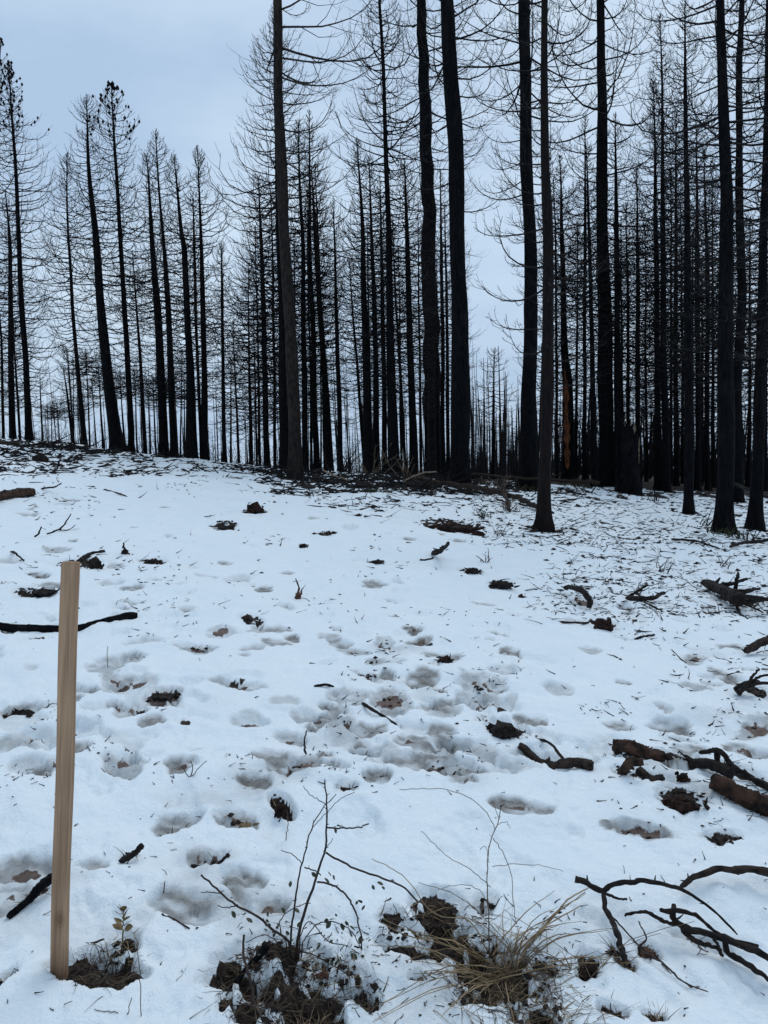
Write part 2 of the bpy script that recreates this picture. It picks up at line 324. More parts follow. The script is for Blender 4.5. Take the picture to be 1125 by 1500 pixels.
def ground_mat():
    m, t, b = new_mat('snowy_ground'); L = t.links.new; nn = t.nodes.new
    tcn = nn('ShaderNodeTexCoord')
    at = nn('ShaderNodeAttribute'); at.attribute_name = 'cover'
    sep = nn('ShaderNodeSeparateColor'); L(at.outputs['Color'], sep.inputs['Color'])
    def nz_(scale, det=6, rough=.6):
        n = nn('ShaderNodeTexNoise'); n.inputs['Scale'].default_value = scale; n.inputs['Detail'].default_value = det; n.inputs['Roughness'].default_value = rough
        L(tcn.outputs['Object'], n.inputs['Vector']); return n
    def ramp(n, p0, c0, p1, c1):
        r = nn('ShaderNodeValToRGB'); r.color_ramp.elements[0].position = p0; r.color_ramp.elements[0].color = (*c0, 1)
        r.color_ramp.elements[1].position = p1; r.color_ramp.elements[1].color = (*c1, 1); L(n.outputs['Fac'], r.inputs['Fac']); return r
    sn = ramp(nz_(3.0, 4), .3, (.82, .885, .92), .7, (.88, .92, .94))
    sl = ramp(nz_(22, 6), .32, (.10, .088, .078), .72, (.36, .36, .35))
    so = ramp(nz_(38, 8, .7), .3, (.004, .003, .0025), .75, (.058, .036, .026))
    mu = ramp(nz_(30, 6, .65), .3, (.075, .046, .038), .72, (.26, .195, .165))
    so2 = nn('ShaderNodeMix'); so2.data_type = 'RGBA'; L(sep.outputs['Blue'], so2.inputs['Factor']); L(so.outputs['Color'], so2.inputs['A']); L(mu.outputs['Color'], so2.inputs['B'])
    # ragged edges: break the soil share with fine noise
    nf = nz_(70, 5, .7)
    ma = nn('ShaderNodeMath'); ma.operation = 'MULTIPLY_ADD'; ma.inputs[1].default_value = .9; ma.inputs[2].default_value = -.45
    L(nf.outputs['Fac'], ma.inputs[0])
    ad = nn('ShaderNodeMath'); ad.operation = 'ADD'; L(sep.outputs['Red'], ad.inputs[0]); L(ma.outputs[0], ad.inputs[1])
    mr = nn('ShaderNodeMapRange'); mr.inputs['From Min'].default_value = .40; mr.inputs['From Max'].default_value = .62; L(ad.outputs[0], mr.inputs['Value'])
    # tiny needles and ash specks lying on the snow
    sp = nz_(160, 2, .5)
    sp2 = nz_(1.1, 3)
    spa = nn('ShaderNodeMath'); spa.operation = 'MULTIPLY_ADD'; spa.inputs[1].default_value = .16; L(sp2.outputs['Fac'], spa.inputs[0]); L(sp.outputs['Fac'], spa.inputs[2])
    spr = nn('ShaderNodeMapRange'); spr.inputs['From Min'].default_value = .835; spr.inputs['From Max'].default_value = .87; spr.inputs['To Max'].default_value = .8
    L(spa.outputs[0], spr.inputs['Value'])
    m1 = nn('ShaderNodeMix'); m1.data_type = 'RGBA'; L(sep.outputs['Green'], m1.inputs['Factor']); L(sn.outputs['Color'], m1.inputs['A']); L(sl.outputs['Color'], m1.inputs['B'])
    m2 = nn('ShaderNodeMix'); m2.data_type = 'RGBA'; L(spr.outputs['Result'], m2.inputs['Factor']); L(m1.outputs['Result'], m2.inputs['A']); m2.inputs['B'].default_value = (.03, .02, .016, 1)
    m3 = nn('ShaderNodeMix'); m3.data_type = 'RGBA'; L(mr.outputs['Result'], m3.inputs['Factor']); L(m2.outputs['Result'], m3.inputs['A']); L(so2.outputs['Result'], m3.inputs['B'])
    L(m3.outputs['Result'], b.inputs['Base Color'])
    rr = nn('ShaderNodeMix'); rr.data_type = 'FLOAT'; L(sep.outputs['Green'], rr.inputs['Factor']); rr.inputs['A'].default_value = .62; rr.inputs['B'].default_value = .28
    rr2 = nn('ShaderNodeMix'); rr2.data_type = 'FLOAT'; L(mr.outputs['Result'], rr2.inputs['Factor']); L(rr.outputs['Result'], rr2.inputs['A']); rr2.inputs['B'].default_value = .95
    L(rr2.outputs['Result'], b.inputs['Roughness'])
    b.inputs['Specular IOR Level'].default_value = .3
    g1 = nz_(42, 6, .65); g2 = nz_(170, 3, .6)
    ga = nn('ShaderNodeMath'); ga.operation = 'MULTIPLY_ADD'; ga.inputs[1].default_value = .3; L(g2.outputs['Fac'], ga.inputs[0]); L(g1.outputs['Fac'], ga.inputs[2])
    bp = nn('ShaderNodeBump'); bp.inputs['Strength'].default_value = .6; bp.inputs['Distance'].default_value = .022
    L(ga.outputs[0], bp.inputs['Height']); L(bp.outputs['Normal'], b.inputs['Normal'])
    return m
M['ground'] = ground_mat()

# ------------------------------------------------------------------ mesh helpers
def mesh_from(name, V, Q=None, T=None, mat=None, smooth=True):
    me = bpy.data.meshes.new(name)
    V = np.asarray(V, np.float32).reshape(-1, 3)
    Q = np.zeros((0, 4), np.int32) if Q is None else np.asarray(Q, np.int32).reshape(-1, 4)
    T = np.zeros((0, 3), np.int32) if T is None else np.asarray(T, np.int32).reshape(-1, 3)
    me.vertices.add(len(V)); me.vertices.foreach_set('co', V.ravel())
    nl = Q.size + T.size
    me.loops.add(nl); me.loops.foreach_set('vertex_index', np.concatenate([Q.ravel(), T.ravel()]).astype(np.int32))
    npol = len(Q) + len(T)
    me.polygons.add(npol)
    st = np.concatenate([np.arange(len(Q)) * 4, Q.size + np.arange(len(T)) * 3]).astype(np.int32)
    me.polygons.foreach_set('loop_start', st)
    me.polygons.foreach_set('use_smooth', np.full(npol, smooth))
    me.update(calc_edges=True); me.validate()
    if mat: me.materials.append(M[mat])
    return me
def link(name, me, parent=None, loc=None):
    o = bpy.data.objects.new(name, me); COL.objects.link(o)
    if parent is not None: o.parent = parent
    if loc is not None: o.location = loc
    return o
def tag(o, label, cat, group=None, kind=None):
    if label: o['label'] = label
    if cat: o['category'] = cat
    if group: o['group'] = group
    if kind: o['kind'] = kind
    return o
def empty(name, loc):
    o = bpy.data.objects.new(name, None); COL.objects.link(o); o.location = loc; o.empty_display_size = .2; return o

def tubes(P, R, k=3, cap=False, base=0):
    """P [B,N,3], R [B,N] or [B,N,k] -> verts, quads, tris"""
    P = np.asarray(P, float)
    if P.ndim == 2: P = P[None]
    R = np.asarray(R, float)
    if R.ndim == 1: R = R[None]
    B, Nn, _ = P.shape
    T = np.gradient(P, axis=1); T /= np.linalg.norm(T, axis=2, keepdims=True) + 1e-12
    ch_ = P[:, -1] - P[:, 0]; ch_ /= np.linalg.norm(ch_, axis=1, keepdims=True) + 1e-12
    up = np.tile([0., 0., 1.], (B, 1)); up[np.abs(ch_[:, 2]) > .93] = [.05, 1., 0]
    ref = np.cross(ch_, up); ref /= np.linalg.norm(ref, axis=1, keepdims=True) + 1e-12
    U = ref[:, None, :] - T * np.sum(T * ref[:, None, :], 2, keepdims=True); U /= np.linalg.norm(U, axis=2, keepdims=True) + 1e-12
    Wv = np.cross(T, U)
    th = np.arange(k) / k * 2 * np.pi
    if R.ndim == 2: R = R[:, :, None] * np.ones(k)
    V = P[:, :, None, :] + R[..., None] * (U[:, :, None, :] * np.cos(th)[None, None, :, None] + Wv[:, :, None, :] * np.sin(th)[None, None, :, None])
    idx = np.arange(B * Nn * k).reshape(B, Nn, k) + base
    a = idx[:, :-1]; b_ = idx[:, 1:]
    Q = np.stack([a, np.roll(a, -1, 2), np.roll(b_, -1, 2), b_], -1).reshape(-1, 4)
    V = V.reshape(-1, 3)
    Tt = np.zeros((0, 3), int)
    if cap:
        n0 = base + len(V)
        V = np.concatenate([V, P[:, 0], P[:, -1]])
        t1 = []; 
        for bb in range(B):
            for e, ring, c in ((0, idx[bb, 0], n0 + bb), (1, idx[bb, -1], n0 + B + bb)):
                rr = np.roll(ring, -1)
                t1.append(np.stack([np.full(k, c), rr, ring] if e == 0 else [np.full(k, c), ring, rr], -1))
        Tt = np.concatenate(t1)
    return V, Q, Tt
class MB:
    def __init__(s): s.V = []; s.Q = []; s.T = []; s.n = 0
    def tube(s, P, R, k=3, cap=False):
        V, Q, T = tubes(P, R, k, cap, s.n); s.V.append(V); s.Q.append(Q); s.T.append(T); s.n += len(V)
    def raw(s, V, Q=None, T=None):
        V = np.asarray(V, float)
        s.V.append(V)
        if Q is not None and len(Q): s.Q.append(np.asarray(Q) + s.n)
        if T is not None and len(T): s.T.append(np.asarray(T) + s.n)
        s.n += len(V)
    def mesh(s, name, mat, off=(0, 0, 0), smooth=True):
        V = np.concatenate(s.V) - np.asarray(off)
        Q = np.concatenate(s.Q) if s.Q else None
        T = np.concatenate([t for t in s.T if len(t)]) if any(len(t) for t in s.T) else None
        return mesh_from(name, V, Q, T, mat, smooth)
def resample(P, n):
    P = np.asarray(P, float)
    if len(P) == 2: return P[0] + (P[1] - P[0]) * np.linspace(0, 1, n)[:, None]
    d = np.concatenate([[0], np.cumsum(np.linalg.norm(np.diff(P[:, :3], axis=0), axis=1))]); d /= d[-1]
    t = np.linspace(0, 1, n)
    # Catmull-Rom like smoothing through cubic Hermite
    m = np.gradient(P, d, axis=0)
    i = np.clip(np.searchsorted(d, t, 'right') - 1, 0, len(P) - 2)
    h = (d[i + 1] - d[i])[:, None]; u = ((t - d[i]) / (d[i + 1] - d[i]))[:, None]
    return (2*u**3-3*u**2+1)*P[i] + (u**3-2*u**2+u)*h*m[i] + (-2*u**3+3*u**2)*P[i+1] + (u**3-u**2)*h*m[i+1]

# ------------------------------------------------------------------ burnt trees
def grow(g, origin, azim, L, e0, e1, p, r0, nseg, wob=.12):
    """curved shoots that leave at elevation e0 and end at e1; all arrays of one length"""
    B = len(L); s = np.linspace(0, 1, nseg + 1)
    e = e0[:, None] + (e1 - e0)[:, None] * s[None] ** p[:, None]
    e = e + wob * np.cumsum(g.normal(0, .5, (B, nseg + 1)), 1) * .6
    a = azim[:, None] + wob * np.cumsum(g.normal(0, .6, (B, nseg + 1)), 1)
    st = (L / nseg)[:, None]
    d = np.stack([np.cos(e) * np.sin(a), np.cos(e) * np.cos(a), np.sin(e)], -1) * st[..., None]
    P = origin[:, None, :] + np.concatenate([np.zeros((B, 1, 3)), np.cumsum(d[:, :-1], 1)], 1)
    R = r0[:, None] * (1 - s[None] * .80)
    return P, R, e, a
def sprout(g, P, R, e, a, L, nt, lo, frac, rmin, nseg, wob=.12, curl=1.0):
    """side twigs along parent shoots"""
    B, n1, _ = P.shape
    s = lo + (1 - lo) * (np.arange(nt)[None] + g.uniform(.1, .9, (B, nt))) / nt
    f = s * (n1 - 1); i = np.clip(f.astype(int), 0, n1 - 2); u = (f - i)[..., None]
    bi = np.arange(B)[:, None]
    O = P[bi, i] * (1 - u) + P[bi, i + 1] * u
    sg = np.where((np.arange(nt)[None] + g.integers(0, 2, (B, 1))) % 2 == 0, 1, -1)
    az_ = a[bi, i] + sg * g.uniform(.45, 1.15, (B, nt))
    ln = L[:, None] * frac * (1.05 - .55 * s) * g.uniform(.55, 1.25, (B, nt))
    ee0 = e[bi, i] * .6 + g.normal(-.05, .2, (B, nt)); ee1 = g.uniform(.6, 2.1, (B, nt)) * curl
    rr = np.maximum(R[bi, i] * .5, rmin)
    return grow(g, O.reshape(-1, 3), az_.ravel(), ln.ravel(), ee0.ravel(), ee1.ravel(), g.uniform(.8, 1.5, B * nt), rr.ravel(), nseg, wob) + (ln.ravel(),)

BARK = {'char': ('char_bark', 'char_twig'), 'brown': ('brown_bark', 'grey_twig'), 'red': ('red_bark', 'char_twig')}
TREES = []; CROWN_MESH = {}
def tree(label, pts, D=None, crown=None, near=False, bark='char', side=None, seed=0, group=None, name='burnt_conifer', droop=0., cones=False, melt=0., dens=1.0, share=None):
    """pts: (px, py, width px) from the foot upwards; crown: (lowest branch py, longest branch px, branches)"""
    g = np.random.default_rng(1000 + seed)
    if D is None:
        P0 = hit1(pts[0][0], pts[0][1]); D = P0[1]
    arr = np.array(pts, float)
    Wp = at_depth(arr[:, 0], arr[:, 1], D)
    dep = depth_of(Wp[0])
    gz = float(G(Wp[0, 0], Wp[0, 1]))
    # foot reaches the ground along the trunk's own lean
    k = (Wp[1] - Wp[0]) / (Wp[1, 2] - Wp[0, 2])
    foot = Wp[0] + k * (gz - .25 - Wp[0, 2])
    zs = np.concatenate([[foot[2]], Wp[1 if Wp[0, 2] <= gz + .02 else 0:, 2]])
    sl = slice(1, None) if Wp[0, 2] <= gz + .02 else slice(0, None)
    xs = np.concatenate([[foot[0]], Wp[sl, 0]])
    rs = np.concatenate([[arr[0, 2] * .5 * dep / F0], arr[sl, 2] * .5 * dep / F0])
    ztop = zs[-1]; H = ztop - gz
    nr = 44 if near else 22
    z = zs[0] + (ztop - zs[0]) * np.linspace(0, 1, nr) ** 1.25
    X = np.interp(z, zs, xs); Rr = np.interp(z, zs, rs)
    ker = np.array([.25, .5, .25]) if near else None
    if ker is not None:
        for _ in range(2): X[1:-1] = np.convolve(X, ker, 'valid'); Rr[1:-1] = np.convolve(Rr, ker, 'valid')
    wobx = (noise2(z * .45 + seed * 3.1, z * 0 + seed, 41)) * .018 * H * .12
    woby = (noise2(z * .35 + seed * 1.7, z * 0 + seed + 9, 42)) * .02 * H * .2
    wgt = sstep(0, 1, (z - z[0]) / 2) * (1 - .0 * z)
    X = X + wobx * wgt; Y = D + woby * wgt
    flare = 1 + .42 * np.exp(-np.maximum(z - gz, 0) / (.9 * rs[0] + .12))
    Rr = np.maximum(Rr * flare, .012)
    base = np.array([xs[0] + (xs[1] - xs[0]) * 0, D, gz]); base[0] = foot[0] + k[0] * .25
    root = empty(name, base)
    kk = 28 if near else 9
    th = np.arange(kk) / kk * 2 * np.pi
    zz, tt = np.meshgrid(z, th, indexing='ij')
    Rk = Rr[:, None] * (1 + .10 * noise3(np.cos(tt) * 1.6 + seed, np.sin(tt) * 1.6, zz * .9, 43) + (.12 * noise3(np.cos(tt) * 5 + seed, np.sin(tt) * 5, zz * 1.6, 44) if near else 0)
                        + np.exp(-np.maximum(zz - gz, 0) / .30) * (.16 * np.sin(tt * 5 + seed) + .12 * np.sin(tt * 3 + seed * 2.1) + .10 * np.sin(tt * 8 + seed * 3.7)))
    Pt = np.stack([X, np.broadcast_to(Y, X.shape), z], -1)
    V, Q, T = tubes(Pt, Rk[None], kk, True)
    link('trunk', mesh_from('trunk', V - base, Q, T, BARK[bark][0]), root)
    def axis(zq):
        return np.stack([np.interp(zq, z, X), np.interp(zq, z, np.broadcast_to(Y, X.shape)), zq], -1)
    if crown and share is not None:
        key = share[0]
        ax_ = axis(np.array([gz, ztop])); v = Vector(ax_[1] - ax_[0]); hgt = v.length
        if key in CROWN_MESH:
            me = CROWN_MESH[key][0]
            sz = hgt / CROWN_MESH[key][1]
            c_ = link('crown', me, root, ax_[0] - base)
            c_.scale = (sz * g.uniform(.85, 1.1),) * 2 + (sz,)
            c_.rotation_mode = 'QUATERNION'; from mathutils import Quaternion
            c_.rotation_quaternion = Vector((0, 0, 1)).rotation_difference(v.normalized()) @ Quaternion((0, 0, 1), g.uniform(0, 6.28))
            crown = None
    if crown:
        ylo, Lpx, nb = crown
        Lpx *= 1.25 if near else 1.5; nb = int(nb * (1.35 if near else 1.95)); ylo = min(ylo + (0 if near else 6), 640)
        zlo = at_depth(arr[0, 0], ylo, D)[2]
        Lm = Lpx * dep / F0
        t = ((np.arange(nb) + g.uniform(0, 1, nb)) / nb) ** 1.15   # 0 top, 1 lowest branch
        zb = ztop - (ztop - zlo) * t
        prof = np.minimum(1, (t / .45) ** .85) * (1 - .45 * sstep(.62, 1, t)) * g.uniform(.62, 1.12, nb)
        L = Lm * prof + .12
        L = np.where(g.random(nb) < .10, L * g.uniform(.15, .5, nb), L) * np.clip(1 + .35 * noise2(zb * 1.3 + seed, zb * 0, 45), .5, 1.4)
        if side is None: azi = np.arange(nb) * 2.399 + g.normal(0, .5, nb)
        else: azi = rad(side) + g.normal(0, .75, nb)
        e0 = np.interp(t, [0, .08, .22, .5, 1], [1.05, .45, .06, -.12, -.34 - droop]) + g.normal(0, .16, nb)
        e1 = np.interp(t, [0, .3, .7, 1], [1.6, 1.95, 1.75, 1.1 - droop]) + g.normal(0, .42, nb)
        rmin = .0054 if D < 22 else (.0088 if arr[0, 0] > 800 else .0080)
        r0 = L * .0078 + .0066 + (.0028 if D > 22 else 0)
        P1, R1, E1, A1 = grow(g, axis(zb), azi, L, e0, e1, g.uniform(.8, 2.6, nb), r0, 8 if near else 5, .15)
        ntw = max(3, int(round((9 if near else 6) * dens)))
        P2, R2, E2, A2, L2 = sprout(g, P1, R1, E1, A1, L, ntw, .18, .48, rmin, 2 if not near else 3, .16)
        R2 = np.maximum(R2, rmin * .55)
        if near:
            P3, R3, _, _, _ = sprout(g, P2, R2, E2, A2, L2, 2, .3, .55, rmin * .75, 2)
            nbp = P1.shape[0]
            for i in range(nbp):
                mb = MB(); mb.tube(P1[i], R1[i], 4)
                mb.tube(P2[i * ntw:(i + 1) * ntw], R2[i * ntw:(i + 1) * ntw], 3)
                mb.tube(P3[i * ntw * 2:(i + 1) * ntw * 2], R3[i * ntw * 2:(i + 1) * ntw * 2], 3)
                link('branch', mb.mesh('branch', BARK[bark][1], base), root)
        else:
            mb = MB(); mb.tube(P1, R1, 3); mb.tube(P2, R2, 3)
            if cones:
                oct_v = np.array([[1,0,0],[-1,0,0],[0,1,0],[0,-1,0],[0,0,1.7],[0,0,-1.5]]); oct_t = [[0,2,4],[2,1,4],[1,3,4],[3,0,4],[2,0,5],[1,2,5],[3,1,5],[0,3,5]]
                for i in np.nonzero(t < .22)[0]:
                    for j in range(g.integers(1, 4)):
                        mb.raw(P1[i, -1 - j] + oct_v * g.uniform(.03, .06) + g.normal(0, .03, 3), None, oct_t)
            if share is None: link('crown', mb.mesh('crown', BARK[bark][1], base), root)
            else:                                                   # stored upright, then tilted with each trunk
                q_ = Vector((0, 0, 1)).rotation_difference(v.normalized()); Ri = np.array(q_.to_matrix())
                mb.V = [(np.concatenate(mb.V) - ax_[0]) @ Ri]
                CROWN_MESH[share[0]] = (mb.mesh('crown', BARK[bark][1]), hgt)
                c_ = link('crown', CROWN_MESH[share[0]][0], root, ax_[0] - base); c_.rotation_mode = 'QUATERNION'; c_.rotation_quaternion = q_
    tag(root, label, 'tree', group)
    if melt: MELT.append((base[0], base[1], melt))
    TREES.append((root, D))
    return root

def children_of(o): return [c for c in bpy.data.objects if c.parent == o]
ORD = ['first','second','third','fourth','fifth','sixth','seventh','eighth','ninth','tenth','eleventh','twelfth','thirteenth','fourteenth','fifteenth','sixteenth']
LG, MG, RG = 'burnt conifers along the left crest', 'burnt conifers in the middle stand', 'burnt conifers in the right stand'
# --- left crest
tree('burnt conifer cut off by the left edge, tallest crown there', [(-8,640,13),(-14,360,8),(2,62,1)], 33, (600,62,80), seed=1, group=LG, cones=True)
tree('thin burnt trunk right at the left edge of the crest', [(5,643,4.5),(2,500,3),(-6,380,1)], 34, (600,40,40), seed=2, group=LG)
tree('second burnt trunk from the left edge, shorter than its neighbour', [(19,642,10),(14,360,5),(8,285,1)], 32, (590,40,70), seed=3, group=LG)
tree('skinny pole tree between two thicker trunks near the left edge', [(29,643,4),(21,515,2.4),(18,455,1)], 36, (600,26,36), seed=4, group=LG)
tree('tall black conifer with cone-tipped crown nearest the left edge', [(43,646,10),(28,360,6.5),(20,200,4),(12,94,1)], 31, (590,58,105), seed=5, group=LG, cones=True)
tree('tiny broken snag with one low side branch on the left crest', [(62,646,3.2),(60,600,2.2),(59,552,1)], 40, (620,22,16), seed=6, group=LG)
tree('thin leaning sapling left of the slender leaning conifer', [(106,648,4),(99,580,3),(93,540,1)], 37, (610,22,22), seed=7, group=LG)
tree('very thin sapling behind the slender leaning conifer', [(108,650,3),(101,560,2),(98,510,1)], 42, (600,22,24), seed=8, group=LG)
tree('slender conifer leaning left with a pointed airy crown', [(125,652,6.5),(107,460,5),(101,360,3.6),(98,226,1)], 31, (560,48,85), seed=9, group=LG)
tree('thick leaning black conifer with flared foot, stoutest on the left crest', [(171,655,19),(153,502,13.5),(140,360,10),(131,240,5),(126,145,1)], 27.5, (575,54,105), seed=10, group=LG, melt=.5)
tree('straight tall conifer with dark cone clusters at its tip', [(192,657,9),(186,520,8),(176,360,6.5),(168,220,4),(163,126,1)], 28.5, (560,52,100), seed=11, group=LG, cones=True)
for i, (x0, y0, x1, y1, w) in enumerate(sorted([(132,653,126,520,3),(141,654,134,560,2.6),(152,655,143,530,4),(184,658,176,560,4),(201,660,197,545,3),(229,663,224,560,3.4),(118,651,113,585,2),(88,648,83,590,2),(76,647,75,598,2),(246,665,243,560,3),(264,668,266,520,3),(271,668,270,560,2.4)])):
    tree(ORD[i] + ' thin far pole tree from the left, between the left crest trunks', [(x0,y0+6,w),(x1,y1,1)], 44 + 3 * (i % 5), (y0 - 40, 20, 26), seed=20 + i, share=('far_left_%d' % (i % 3),), group='far pole trees behind the left crest')
tree('thin conifer right of the cone-tipped one, top below mid crown height', [(213,661,6),(205,520,4.4),(194,368,1)], 31, (590,34,60), seed=40, group=LG)
tree('stout bent conifer left of a close pair in the left group', [(240,665,14),(232,480,11.5),(224,360,7),(215,228,1)], 28, (580,44,85), seed=41, group=LG, melt=.45)
tree('tall slim conifer close beside the stout bent one', [(255,667,10.5),(246,440,8),(240,360,5),(228,192,1)], 27.5, (580,44,85), seed=42, group=LG)
tree('conifer with widely flared foot and a kink high in its trunk', [(281,670,18),(276,500,10),(270,360,8),(265,335,6),(254,230,1)], 26, (590,42,80), seed=43, group=LG, melt=.5)
tree('thin trunk left of the right-hand trunk of the left group', [(295,671,5),(284,360,4),(282,285,1)], 27, (580,30,50), seed=44, group=LG)
tree('rightmost pointed conifer of the left group before the sky gap', [(301,671,10),(297,450,7.5),(295,360,5),(289,218,1)], 26.2, (590,46,85), seed=45, group=LG)
tree('thin conifer standing alone under the sky gap', [(329,674,6.5),(325,420,4),(324,362,1)], 26, (620,36,60), seed=46, group=LG)
tree('small thin tree just right of the lone thin conifer', [(350,676,4.5),(341,480,1)], 28, (630,26,36), seed=47, group=LG)
tree('shortest sapling right of the lone thin conifer', [(338,676,3.4),(338,530,1)], 31, (630,22,26), seed=48, group=LG)
# --- middle stand
tree('slim conifer left of the grey-barked tree, crown below gap', [(367,678,5.5),(364,390,1)], 29, (630,44,65), seed=50, group=MG)
tree('thin trunk close left of a thicker one, left of the grey tree', [(381,678,4.5),(374,330,1)], 31, (620,40,60), seed=51, group=MG)
tree('mid-sized conifer left of the grey-barked tree with wide crown', [(391,679,9.5),(386,480,7.5),(382,360,5),(378,262,1)], 26, (610,56,95), seed=52, group=MG)
tree('thin straight trunk just left of the flared black one by the grey tree', [(403,680,5),(400,420,3.5),(397,290,1)], 27, (610,44,60), seed=53, group=MG)
tree('tall black conifer half hidden behind the grey-barked tree, dense crown', [(418,684,17),(414,480,11),(406,260,7),(401,8,1)], 24, (620,66,150), seed=54, group=MG, melt=.5)
tree('tall grey-brown barked tree with bare left side, long right branches', [(433,700,19),(424,500,17),(415,330,15),(405,0,12),(396,-300,9),(386,-640,1)], None, (300,150,46), near=True, bark='brown', side=78, seed=55, group=MG, melt=.6)
tree('trunk just right of the grey-barked tree', [(447,683,9.5),(443,360,6),(437,180,1)], 24.5, (610,44,85), seed=56, group=MG)
tree('second trunk right of the grey-barked tree, pointed top', [(464,684,9),(458,480,7.5),(454,360,5.5),(453,164,1)], 25, (610,42,85), seed=57, group=MG)
tree('leaning trunk third to the right of the grey-barked tree', [(483,685,11),(474,520,9),(463,360,6),(456,250,1)], 25.5, (610,36,60), seed=58, group=MG)
tree('thin trunk by the bright gap right of the grey-barked tree', [(499,687,8),(494,500,6),(491,360,3),(488,300,1)], 24.5, (620,34,50), seed=59, group=MG)
tree('thin trunk hidden close behind the leaning one right of the grey tree', [(477,686,5),(468,400,4),(462,240,1)], 29, (600,36,60), seed=60, group=MG)
tree('left trunk of the tight cluster left of the big twin trunks', [(539,691,13.5),(535,500,10),(532,360,7),(523,206,1)], 23.5, (600,42,85), seed=61, group=MG)
tree('thin trunk leaning left out of the tight cluster', [(534,690,5),(525,560,4.4),(518,470,3),(512,380,1)], 26, (600,30,40), seed=62, group=MG)
tree('second trunk of the tight cluster left of the big twin trunks', [(553,691,9.5),(548,450,7),(545,360,5),(541,230,1)], 24.5, (600,36,75), seed=63, group=MG)
tree('third, thinner trunk of the tight cluster', [(564,691,8),(561,450,6),(559,360,4),(556,260,1)], 26, (600,34,70), seed=64, group=MG)
tree('tall straight conifer of the tight cluster reaching the top of the picture', [(579,692,16),(573,500,11),(569,360,8),(557,0,4),(553,-90,1)], 22.8, (570,62,130), seed=65, group=MG, melt=.5)
tree('thin trunk leaning left between the cluster and the big twins', [(594,690,5),(587,560,4.4),(580,440,3),(576,330,1)], 26, (600,28,45), seed=66, group=MG)
tree('medium trunk just left of the big twin trunks', [(606,692,12.5),(601,500,9),(597,360,7),(593,235,1)], 23.5, (600,44,85), seed=67, group=MG)
tree('left one of the two big twin trunks, charred black', [(635,699,26),(632,500,23),(628,300,19),(617,0,13),(607,-300,9),(598,-560,1)], None, (400,120,120), near=True, seed=68, group=MG, melt=.7, droop=.25)
tree('thin trunk squeezed between the big twin trunks', [(650,694,6.5),(647,400,5),(645,250,1)], 25, (600,30,50), seed=69, group=MG)
tree('very thin trunk close behind the right big twin trunk', [(656,694,6),(654,420,4),(652,300,1)], 27, (600,30,50), seed=70, group=MG)
tree('right one of the two big twin trunks, slightly bowed', [(672,711,27),(672,550,24.5),(672,360,22),(666,200,21),(654,0,19),(642,-300,13),(632,-640,1)], None, (440,100,80), near=True, seed=71, group=MG, melt=.7, droop=.3)
tree('lone slim pole tree in the gap right of the twin trunks', [(722,694,5),(723,600,3.6),(724,514,1)], 30, (640,30,34), seed=72, group=MG)
# --- right stand
tree('thick black trunk forming the right side of the bright gap', [(775,714,25),(776,520,20),(776,360,17.5),(768,0,15),(761,-300,10),(754,-600,1)], None, (430,105,90), near=True, seed=80, group=RG, melt=.6)
tree('nearest slim trunk with reddish bark standing out on the snow', [(796,772,21),(799,640,17.5),(801,360,14),(798,0,8.5),(796,-150,6),(795,-330,1)], None, (560,100,64), near=True, bark='red', seed=81, group=RG, melt=.35)
t_scar = tree('trunk with a bright orange burnt-out strip up its lower half', [(834,704,16.5),(831,550,14),(827,520,10),(824,360,6),(820,230,1)], None, (560,44,80), near=True, seed=82, group=RG, melt=.4)
tree('thin trunk just left of the orange-scarred trunk', [(816,702,4.5),(814,400,3.6),(812,260,1)], 27, (610,36,60), seed=83, group=RG)
tree('straight black trunk with a crook high up, left of the broken stump', [(888,710,21),(886,500,17.5),(885,360,16),(884,235,15),(880,205,14.5),(878,0,10),(875,-200,6),(873,-360,1)], None, (540,100,86), near=True, seed=84, group=RG, melt=.5)
tree('thin trunk left of the crooked black trunk', [(856,706,6.5),(858,360,4.6),(857,170,1)], 27, (620,38,75), seed=85, group=RG)
tree('slightly leaning trunk touching the crooked black trunk at left', [(871,707,9.5),(865,450,6),(863,360,5),(858,215,1)], 25.5, (620,38,70), seed=86, group=RG)
tree('slim trunk right of the crooked black trunk, behind the stump', [(905,712,10),(904,500,9),(902,360,7.5),(901,170,1)], 26, (620,44,90), seed=87, group=RG)
tree('left of two thin trunks rising behind the stump', [(921,714,6.5),(919,430,4),(917,300,1)], 29, (620,38,70), seed=88, group=RG)
tree('right of two thin trunks rising behind the stump', [(935,715,8),(934,430,6),(933,250,1)], 28, (620,40,75), seed=89, group=RG)
tree('left trunk of the forked-looking pair right of the stump', [(966,718,12),(962,500,8),(961,360,6.5),(957,120,1)], 26, (630,46,105), seed=90, group=RG)
tree('right trunk of the forked-looking pair right of the stump', [(976,719,12),(973,500,9),(972,360,7.5),(967,25,1)], 25.5, (620,50,125), seed=91, group=RG)
tree('trunk right of the forked-looking pair', [(991,720,8),(990,400,5.5),(990,165,1)], 28, (630,42,85), seed=92, group=RG)
tree('trunk on the snow whose foot stands out left of the pair at right edge', [(1007,751,13),(1010,640,14),(1007,360,9),(1005,120,5),(1004,10,1)], None, (560,60,110), seed=93, group=RG, melt=.3)
tree('slim trunk right of the one whose foot stands on open snow', [(1022,722,9),(1022,400,6.5),(1020,180,1)], 27, (630,42,85), seed=94, group=RG)
tree('thin trunk left of the thickest right-hand trunk', [(1037,723,8),(1036,400,5.5),(1031,220,1)], 27.5, (630,42,80), seed=95, group=RG)
tree('thickest near trunk at right, its foot on the snow', [(1060,781,24),(1063,600,22.5),(1064,360,18.5),(1061,180,14),(1057,0,10),(1055,-180,6),(1054,-340,1)], None, (520,110,76), near=True, seed=96, group=RG, melt=.35)
